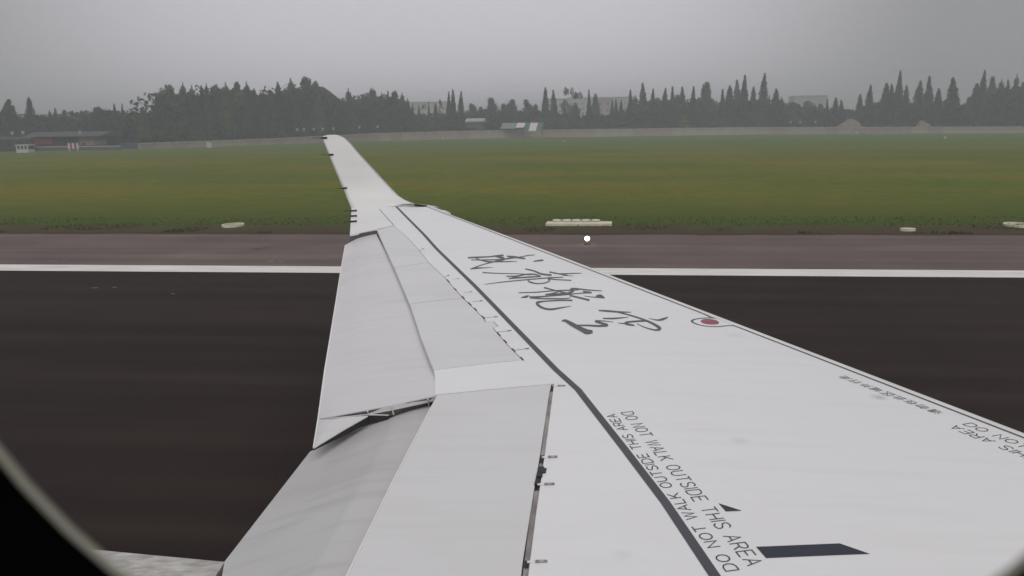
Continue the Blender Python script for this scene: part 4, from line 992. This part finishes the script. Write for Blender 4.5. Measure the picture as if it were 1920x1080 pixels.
low_shed(874, 905, 222, 14, 'low grey shed with whitish roof behind the wall between round-crowned trees', M_grey, M_lroof)

# grey-roofed shed at the left with red doors
gs = empty('workshop_shed'); Yg = 163.0
a = atY(48, 248, Yg); b = atY(185, 247, Yg); gs.location = (a.x, Yg, 0.06); Lg = b.x - a.x; hg = a.z - .06
tag(gs, 'long grey-roofed workshop shed with a red door panel, beyond the white hut', 'shed')
M_dkwall = mat('dark_shed_wall', (0.055, 0.058, 0.058), .9, var=.3, scale=1); M_reddoor = mat('red_door_sheet', (0.26, 0.06, 0.055), .7, var=.25, scale=2)
MB().box(0, Lg, 0, 7, 0, hg * .72).build('wall', M_dkwall, gs)
MB().add([(-.6, -.8, hg * .73), (Lg + .6, -.8, hg * .73), (Lg + .6, 3.5, hg), (-.6, 3.5, hg), (Lg + .6, 7.6, hg * .73), (-.6, 7.6, hg * .73)], [(0, 1, 2, 3), (3, 2, 4, 5), (0, 3, 5), (1, 4, 2)]).build('roof', M_groof, gs)
rx0 = atY(64, 260, Yg).x - a.x; rx1 = atY(97, 260, Yg).x - a.x; z1 = atY(80, 259.5, Yg).z; z0 = atY(80, 271, Yg).z
MB().box(rx0, rx1, -.12, 0, z0, z1).build('red_door', M_reddoor, gs)
for q in range(5):
    x = Lg * (.48 + q * .1); MB().box(x, x + 1.1, -.1, 0, hg * .3, hg * .55).build('window', M_glass, gs)
# beige annex, low grey bank wall, pale low wall, blue container
def blockat(p0, p1, yt, Y, depth, m, name, label, cat, extra=None):
    a = atY(p0, yt, Y); b = atY(p1, yt, Y); r_ = empty(name, (a.x, Y, .06)); wd = b.x - a.x; h = a.z - .06
    tag(r_, label, cat); return r_, wd, h
M_beige = mat('beige_render', (0.30, 0.26, 0.22), .9, var=.2, scale=1)
r_, wd, h = blockat(148, 176, 258, 157, 4, M_beige, 'gatehouse', 'small beige gatehouse with dark doorway beside the red and white striped board', 'hut')
MB().box(0, wd, 0, 4, 0, h * .88).build('wall', M_beige, r_); MB().box(-.3, wd + .3, -.3, 4.3, h * .88, h).build('roof', M_groof, r_); MB().box(wd * .15, wd * .42, -.05, 0, 0, h * .6).build('door', M_dkwall, r_)
r_, wd, h = blockat(-60, 58, 258.5, 150, 1, M_grey, 'bank_wall', 'dark grey retaining wall with pale cap at the extreme left behind the white hut', 'wall')
MB().box(0, wd, 0, .6, 0, h * .86).build('wall_face', M_dkwall, r_); MB().box(-.1, wd + .1, -.12, .75, h * .86, h).build('cap', mat('bank_cap', (0.17, 0.165, 0.155), .9), r_)
r_, wd, h = blockat(58, 224, 275, 152, 1, M_grey, 'low_wall', 'knee-high pale wall between the striped board and the blue container', 'wall')
MB().box(0, wd, 0, .3, 0, h * .8).build('wall_face', M_grey, r_); MB().box(-.05, wd + .05, -.05, .35, h * .8, h).build('cap', M_cop, r_)
M_bluec = mat('blue_grey_sheet', (0.10, 0.115, 0.18), .7, var=.2, scale=2)
r_, wd, h = blockat(223, 263, 269, 160, 2, M_bluec, 'container', 'dull blue container standing at the end of the pinkish perimeter wall', 'container')
MB().box(0, wd, 0, 2.4, .1, h).build('body', M_bluec, r_)
for q in range(11): MB().box(wd * (q + .3) / 11, wd * (q + .6) / 11, -.04, 0, .2, h - .1).build('rib', M_bluec, r_)
# low hedge before the shed
v, f = [], []
for i in range(5000):
    px = r.uniform(-120, 215); Y = 156 + r.uniform(-1.5, 3); t_ = atY(px, 280, Y); leaf(v, f, Vector((t_.x, Y, r.random() * 0.8)), r.uniform(.12, .3), r)
tag(mk('hedge', v, f, M_ug), 'low dark hedge growing before the grey-roofed workshop shed', 'hedge')

# white hut with three dark openings
Yh = G(42, 287).y; a = atY(31, 287, Yh); b = atY(53, 287, Yh); hw_ = b.x - a.x; hh_ = atY(42, 272, Yh).z
M_wh = mat('hut_white', (0.62, 0.62, 0.61), .7, var=.15, scale=4)
hut = empty('white_hut', (a.x, Yh, .06)); tag(hut, 'small white hut with dark window openings before the dark grey retaining wall', 'hut')
MB().box(0, hw_, 0, 1.8, 0, hh_ * .40).build('base_wall', M_wh, hut); MB().box(-.08, hw_ + .08, -.08, 1.9, hh_ * .86, hh_).build('roof', M_wh, hut)
for q in range(4): MB().box(q * (hw_ - .2) / 3, q * (hw_ - .2) / 3 + .2, 0, .2, hh_ * .40, hh_ * .86).build('post', M_wh, hut)
MB().box(.05, hw_ - .05, .22, 1.75, hh_ * .40, hh_ * .86).build('window_glass', M_glass, hut)
# striped board
Ys = G(137, 284).y; a = atY(128, 284, Ys); b = atY(148, 284, Ys); ws = b.x - a.x; hs_ = atY(137, 269, Ys).z
M_sr = mat('board_red', (0.30, 0.05, 0.055), .6); bd = empty('striped_board', (a.x, Ys, .06)); tag(bd, 'upright board of red and white vertical stripes on two feet at the grass edge', 'sign')
for q in range(5): MB().box(ws * q / 5, ws * (q + 1) / 5, 0 + .002 * q, .08, hs_ * .28, hs_).build('stripe_panel', M_wh if q % 2 == 0 else M_sr, bd)
for q in (.06, .82): MB().box(ws * q, ws * q + .14, .09, .22, 0, hs_ * .9).build('foot', M_wh, bd)

# small white things
def cabinet(px, yb, yt, wpx, label, name='equipment_cabinet'):
    p = G(px, yb, .06); s_ = p.y / F; w_ = wpx * s_; h_ = atY(px, yt, p.y).z - .06; r_ = empty(name, (p.x, p.y, .06))
    MB().box(-w_ / 2, w_ / 2, 0, w_ * .7, .08, h_).build('body', M_wh, r_); MB().box(-w_ / 2 - .03, w_ / 2 + .03, -.03, w_ * .7 + .03, h_, h_ + .07).build('lid', M_wh, r_)
    MB().box(-w_ / 2, w_ / 2, .05, w_ * .65, 0, .08).build('plinth', M_grey, r_); MB().box(-w_ * .02, w_ * .02, -.015, 0, .15, h_ - .08).build('door_seam', M_grey, r_)
    tag(r_, label, 'cabinet')
cabinet(392, 278, 267, 8.5, 'white equipment cabinet on the grass before the pinkish wall, nearest the large dark clump')
cabinet(831, 262.5, 258, 3, 'tiny white marker box on the grass below the three pointed conifers', 'marker_box')
cabinet(1057, 267, 264, 4, 'tiny pale marker box on the grass right of the striped shed', 'marker_box')
cabinet(1606, 251.5, 247.5, 4, 'tiny pale marker box on the grass below the larger earth heap', 'marker_box')
cabinet(1772, 261, 256, 3.5, 'tiny pale marker box on the grass below the dark stand of trees', 'marker_box')
def lamp(px, yt, Y, label):
    p = atY(px, yt, Y); r_ = empty('lamp_post', (p.x, Y, .06)); h_ = p.z
    MB().cyl(0, 0, 0, h_ - .2, .07, .05, 8).build('pole', M_grey, r_)
    MB().cyl(0, 0, h_ - .3, h_ + .25, .18, .30, 10).build('lamp_head', M_wh, r_); tag(r_, label, 'lamp')
lamp(23, 250, 148, 'lamp post with white head rising over the retaining wall, leftmost of three'); lamp(43, 249, 148, 'lamp post with white head directly above the white hut'); lamp(150, 249.5, 158, 'lamp post with white head over the beige gatehouse')
for px, lb in ((1483, 'leftmost'), (1500, 'middle'), (1529, 'rightmost')):
    lamp(px, 229, wallY(px) + 4, f'short white lamp over the wall left of the larger earth heap, {lb} of its three')
for i, px in enumerate((557, 570, 588, 605, 625)):
    lamp(px, 243.5 - i * .5, wallY(px) + 6, f'short pale lamp over the wall beside the winglet tip, {ORD[i]} of five from the left')
lamp(674, 239, wallY(674) + 6, 'short pale lamp over the wall right of the winglet, nearer of two'); lamp(708, 238, wallY(708) + 6, 'short pale lamp over the wall right of the winglet, farther of two')

# green and white striped shed
Yt_ = wallY(980) - 3.5; a = atY(941, 244, Yt_); b = atY(1019, 244, Yt_); wt = b.x - a.x; zt0 = atY(980, 246, Yt_).z; zt1 = atY(980, 230.5, Yt_).z
M_gr = mat('green_sheet', (0.07, 0.17, 0.13), .7, var=.25, scale=2); M_pg = mat('pale_green_sheet', (0.24, 0.29, 0.27), .7, var=.25, scale=2); M_wt = mat('white_sheet', (0.72, 0.70, 0.69), .7, var=.1, scale=2); M_rr = mat('red_ridge', (0.34, 0.09, 0.08), .7)
shd = empty('striped_shed', (a.x, Yt_, .06)); tag(shd, 'shed roofed with green and white striped sheets and short red ridge caps', 'shed')
edges = [(0, .37, M_pg, 0.30), (.37, .56, M_wt, .42), (.56, .68, M_gr, .2), (.68, .86, M_wt, 0.0), (.86, 1.0, M_gr, .15)]
for x0, x1, m_, lo in edges:
    zb = zt0 + (zt1 - zt0) * lo; sk = -wt * .035
    MB().add([(wt * x0 + sk, -.6 + .6 * lo, zb), (wt * x1 + sk, -.6 + .6 * lo, zb), (wt * x1 + .1, .9, zt1), (wt * x0 + .1, .9, zt1), (wt * x0 + sk, -.5 + .6 * lo, zb - .06), (wt * x1 + sk, -.5 + .6 * lo, zb - .06), (wt * x1 + .1, 1.0, zt1 - .06), (wt * x0 + .1, 1.0, zt1 - .06)],
             [(0, 1, 2, 3), (7, 6, 5, 4), (0, 4, 5, 1), (1, 5, 6, 2), (2, 6, 7, 3), (3, 7, 4, 0)]).build('roof_sheet', m_, shd)
for x0, x1 in ((.44, .54), (.70, .88)): MB().box(wt * x0, wt * x1, .8, 1.1, zt1 - .02, zt1 + .25).build('ridge_cap', M_rr, shd)
for q in (.04, .5, .95): MB().box(wt * q, wt * q + .12, .95, 1.07, 0, zt1).build('post', M_grey, shd)

# earth heaps
M_earth = mat('heap_earth', (0.26, 0.225, 0.18), .95, col2=(0.17, 0.145, 0.12), scale=1.5, bump=.6, bscale=4)
def heap(px0, px1, ytop, peak, label):
    Y = wallY((px0 + px1) / 2) + 4; a = atY(px0, 240, Y); b = atY(px1, 240, Y); c = atY(peak, ytop, Y); r_ = (b.x - a.x) / 2 * 1.35; cx = (a.x + b.x) / 2; v, f = [], []; n, m_ = 10, 28
    for i in range(n + 1):
        for j in range(m_):
            t = i / n; an = 6.283 * j / m_; sk = (c.x - cx) * (1 - t)
            rr = r_ * t * (1 + .12 * noise.noise((math.cos(an) * 2, math.sin(an) * 2, t * 2 + px0)))
            z = c.z * (1 - t ** 1.7) * (1 + .14 * noise.noise((math.cos(an) * 2.4 + px0, math.sin(an) * 2.4, t * 6))) if i < n else 0
            v.append((sk + rr * math.cos(an), rr * .5 * math.sin(an), z))
    f = [(i * m_ + j, i * m_ + (j + 1) % m_, (i + 1) * m_ + (j + 1) % m_, (i + 1) * m_ + j) for i in range(n) for j in range(m_)]
    o = mk('earth_heap', v, f, M_earth, smooth=True); o.location = (cx, Y, 0); tag(o, label, 'heap')
heap(1566, 1619, 223.5, 1595, 'larger beige earth heap rising above the wall coping'); heap(1715, 1752, 227, 1728, 'smaller beige earth heap above the wall, just left of a dark parked car')

# two dark parked cars half hidden by the wall
M_car = mat('dark_blue_car_paint', (0.03, 0.032, 0.06), .3); M_tyre = mat('tyre_rubber', (0.02, 0.02, 0.02), .9)
def car(px, label):
    Y = wallY(px) + 6; p = atY(px, 240, Y); r_ = empty('parked_car', (p.x, Y, .06))
    MB().prism([(-2.2, .45), (2.2, .45), (2.25, .85), (2.0, 1.0), (1.1, 1.08), (-1.7, 1.12), (-2.2, .95)], -.85, .85).build('body', M_car, r_)
    MB().prism([(-1.6, 1.10), (1.0, 1.07), (.45, 1.62), (-1.0, 1.66)], -.75, .75).build('cabin', M_glass, r_)
    MB().prism([(-1.05, 1.66), (.5, 1.62), (.45, 1.70), (-.95, 1.73)], -.72, .72).build('roof', M_car, r_)
    for x in (-1.35, 1.4):
        for y in (-.87, .67):
            v = []; o = mk('wheel', [(x + .33 * math.cos(6.283 * i / 14), yy, .33 + .33 * math.sin(6.283 * i / 14)) for yy in (y, y + .2) for i in range(14)], [tuple(range(14)), tuple(range(27, 13, -1))] + [(i, (i + 1) % 14, 14 + (i + 1) % 14, 14 + i) for i in range(14)], M_tyre, r_)
    tag(r_, label, 'car')
car(1769, 'dark blue parked car behind the wall beside the smaller earth heap'); car(760, 'dark blue parked car behind the wall near the end of the fading clump')

# ---- things by the runway edge
M_conc = mat('white_painted_concrete', (0.82, 0.77, 0.63), .85, col2=(0.66, 0.60, 0.48), scale=3, stretch=(1, 2, 1), bump=.3)
a = G(1023, 421.5, .1); b = G(1147, 421.5, .1); Ls = b.x - a.x; y0 = a.y; y1 = G(1087, 417, .1).y; y2 = G(1087, 414, .12).y
slab = empty('light_base_slab', (a.x, y0, .07)); tag(slab, 'long whitish concrete slab with five round covers in the grass beside the shoulder', 'concrete slab')
MB().box(0, Ls, 0, (y1 - y0), -.05, .07).build('slab', M_conc, slab)
for q in range(5):
    cx = Ls * (.145 + q * .150); rr = Ls * .072; ry = (y2 - y1) * .58; v = []; n = 20; cy_ = (y1 - y0) + ry * .45
    for z, k in ((-.02, 1.0), (.10, 1.0), (.118, .9)): v += [(cx + rr * k * math.cos(6.283 * i / n), cy_ + ry * k * math.sin(6.283 * i / n), z) for i in range(n)]
    f = [(i + n * k, (i + 1) % n + n * k, (i + 1) % n + n * (k + 1), i + n * (k + 1)) for k in range(2) for i in range(n)] + [tuple(range(2 * n, 3 * n))]
    o = mk('round_cover', v, f, M_conc, slab)
    v = [(cx + rr * 1.22 * math.cos(6.283 * i / n), cy_ + ry * 1.30 * math.sin(6.283 * i / n), .076) for i in range(n)]
    mk('cover_joint_shade', v, [tuple(range(n))], M_dark, o)  # dark disc paints the shadow line along the cover's joint
def pad(px, py, wpx, hpx, label, hollow=True):
    c = G(px, py, .1); s_ = c.y / F; rx_ = wpx / 2 * s_; ry_ = abs(G(px, py - hpx / 2, .1).y - c.y); n = 28; v, f = [], []
    for k, z in ((1.0, -.05), (1.0, .05), (.80 if hollow else .05, .05), (.78 if hollow else .04, -.06)):
        v += [(rx_ * k * math.cos(6.283 * i / n), ry_ * k * math.sin(6.283 * i / n), z) for i in range(n)]
    f = [(i + n * k, (i + 1) % n + n * k, (i + 1) % n + n * (k + 1), i + n * (k + 1)) for k in range(3) for i in range(n)]
    o = mk('concrete_ring' if hollow else 'concrete_pad', v, f, M_conc); o.location = (c.x, c.y, .085); tag(o, label, 'concrete ring' if hollow else 'concrete pad')
pad(437, 422, 40, 6, 'whitish concrete ring in the grass left of the wing'); pad(1908, 421.5, 44, 7, 'whitish concrete ring in the grass at the right edge of the photo'); pad(1702, 430, 27, 2.4, 'small thin whitish concrete pad in the worn soil by the shoulder', False)
# runway edge light, lit
lp = G(1101, 458, 0); rl = empty('runway_edge_light', (lp.x, lp.y, 0)); tag(rl, 'lit white runway edge light standing on the grey shoulder', 'runway light')
MB().cyl(0, 0, 0, .03, .10, .10, 14).build('base_plate', M_dark, rl); MB().cyl(0, 0, .03, .10, .035, .03, 10).build('stem', mat('lamp_yellow', (0.35, 0.25, 0.06), .6), rl)
sp_ = MB(); n = 14
for k in range(6):
    t0, t1 = k / 6 * math.pi, (k + 1) / 6 * math.pi; sp_.cyl(0, 0, .17 - .07 * math.cos(t0), .17 - .07 * math.cos(t1), max(.001, .078 * math.sin(t0)), max(.001, .078 * math.sin(t1)), n, cap=False)
sp_.build('lamp_dome', mat('lit_lens', (1, .97, .95), .3, emit=(1, .95, .93), es=5), rl, True)
# scuffs and repair on the pavement
M_patch = asphalt('patch_asphalt', (0.06, 0.05, 0.05), (0.09, 0.08, 0.08), .8); M_scr = mat('pavement_scrape', (0.30, 0.28, 0.28), .8, var=.3, scale=4)
def smear(px, py, wpx, hpx, m, name):
    c = G(px, py); s_ = c.y / F; n = 18; ry_ = abs(G(px, py - hpx / 2).y - c.y)
    v = [(c.x + wpx / 2 * s_ * math.cos(6.283 * i / n) * (1 + .35 * noise.noise((i * .9, px, 0))), c.y + ry_ * math.sin(6.283 * i / n) * (1 + .5 * noise.noise((i * 1.3, py, 2))), .005) for i in range(n)]
    tag(mk(name, v, [tuple(range(n))], m), kind='structure')
smear(482, 467, 22, 1.8, M_patch, 'asphalt_patch'); smear(498, 465.2, 14, 1.2, M_patch, 'asphalt_patch')
for q in ((100, 489.5, 24, 1.2), (122, 488.5, 10, .8), (508, 490.3, 16, 1.0), (527, 491, 10, .8), (178, 540, 16, 1.2), (215, 539, 12, 1.0), (324, 551, 8, 1.2)): smear(*q, M_scr, 'pavement_scrape')

# grass tufts near the pavement edge
v, f = [], []; r = random.Random(11)
for i in range(14000):
    Y = 29.40 + (r.random() ** 2.0) * 5; half = Y * .62; X = r.uniform(-half - 8, half * .75)
    dens = noise.noise((X * .5, Y * .5, 0))
    if Y < 31.5 and dens < .15 * (31.5 - Y): continue
    h_ = r.uniform(.02, .07) * (1 + .5 * dens); a_ = r.uniform(0, 6.28); w_ = r.uniform(.012, .03) * (1 + (Y - 29) / 20); k = len(v)
    v += [(X - w_ * math.cos(a_), Y - w_ * math.sin(a_), .05), (X + w_ * math.cos(a_), Y + w_ * math.sin(a_), .05), (X + r.gauss(0, .03), Y + r.gauss(0, .03), .06 + h_)]; f.append((k, k + 1, k + 2))
M_blade = mat('grass_blades', (0.088, 0.100, 0.026), .8, col2=(0.066, 0.074, 0.022), scale=1.4, spec=.2)
tag(mk('grass', v, f, M_blade), kind='stuff')

# ------------------------------------------------------------------ haze
hz = mk('haze', MB().box(-900, 900, -320, 1200, -1.0, 22).v, MB().box(-900, 900, -320, 1200, -1.0, 22).f, None); hz['kind'] = 'stuff'
hm = bpy.data.materials.new('haze'); hm.use_nodes = True; t = hm.node_tree; t.nodes.clear()
o_ = t.nodes.new('ShaderNodeOutputMaterial'); pv = t.nodes.new('ShaderNodeVolumePrincipled'); pv.inputs['Color'].default_value = (.95, .985, 1, 1); pv.inputs['Density'].default_value = 0.0020
t.links.new(pv.outputs[0], o_.inputs['Volume']); hz.data.materials.append(hm)
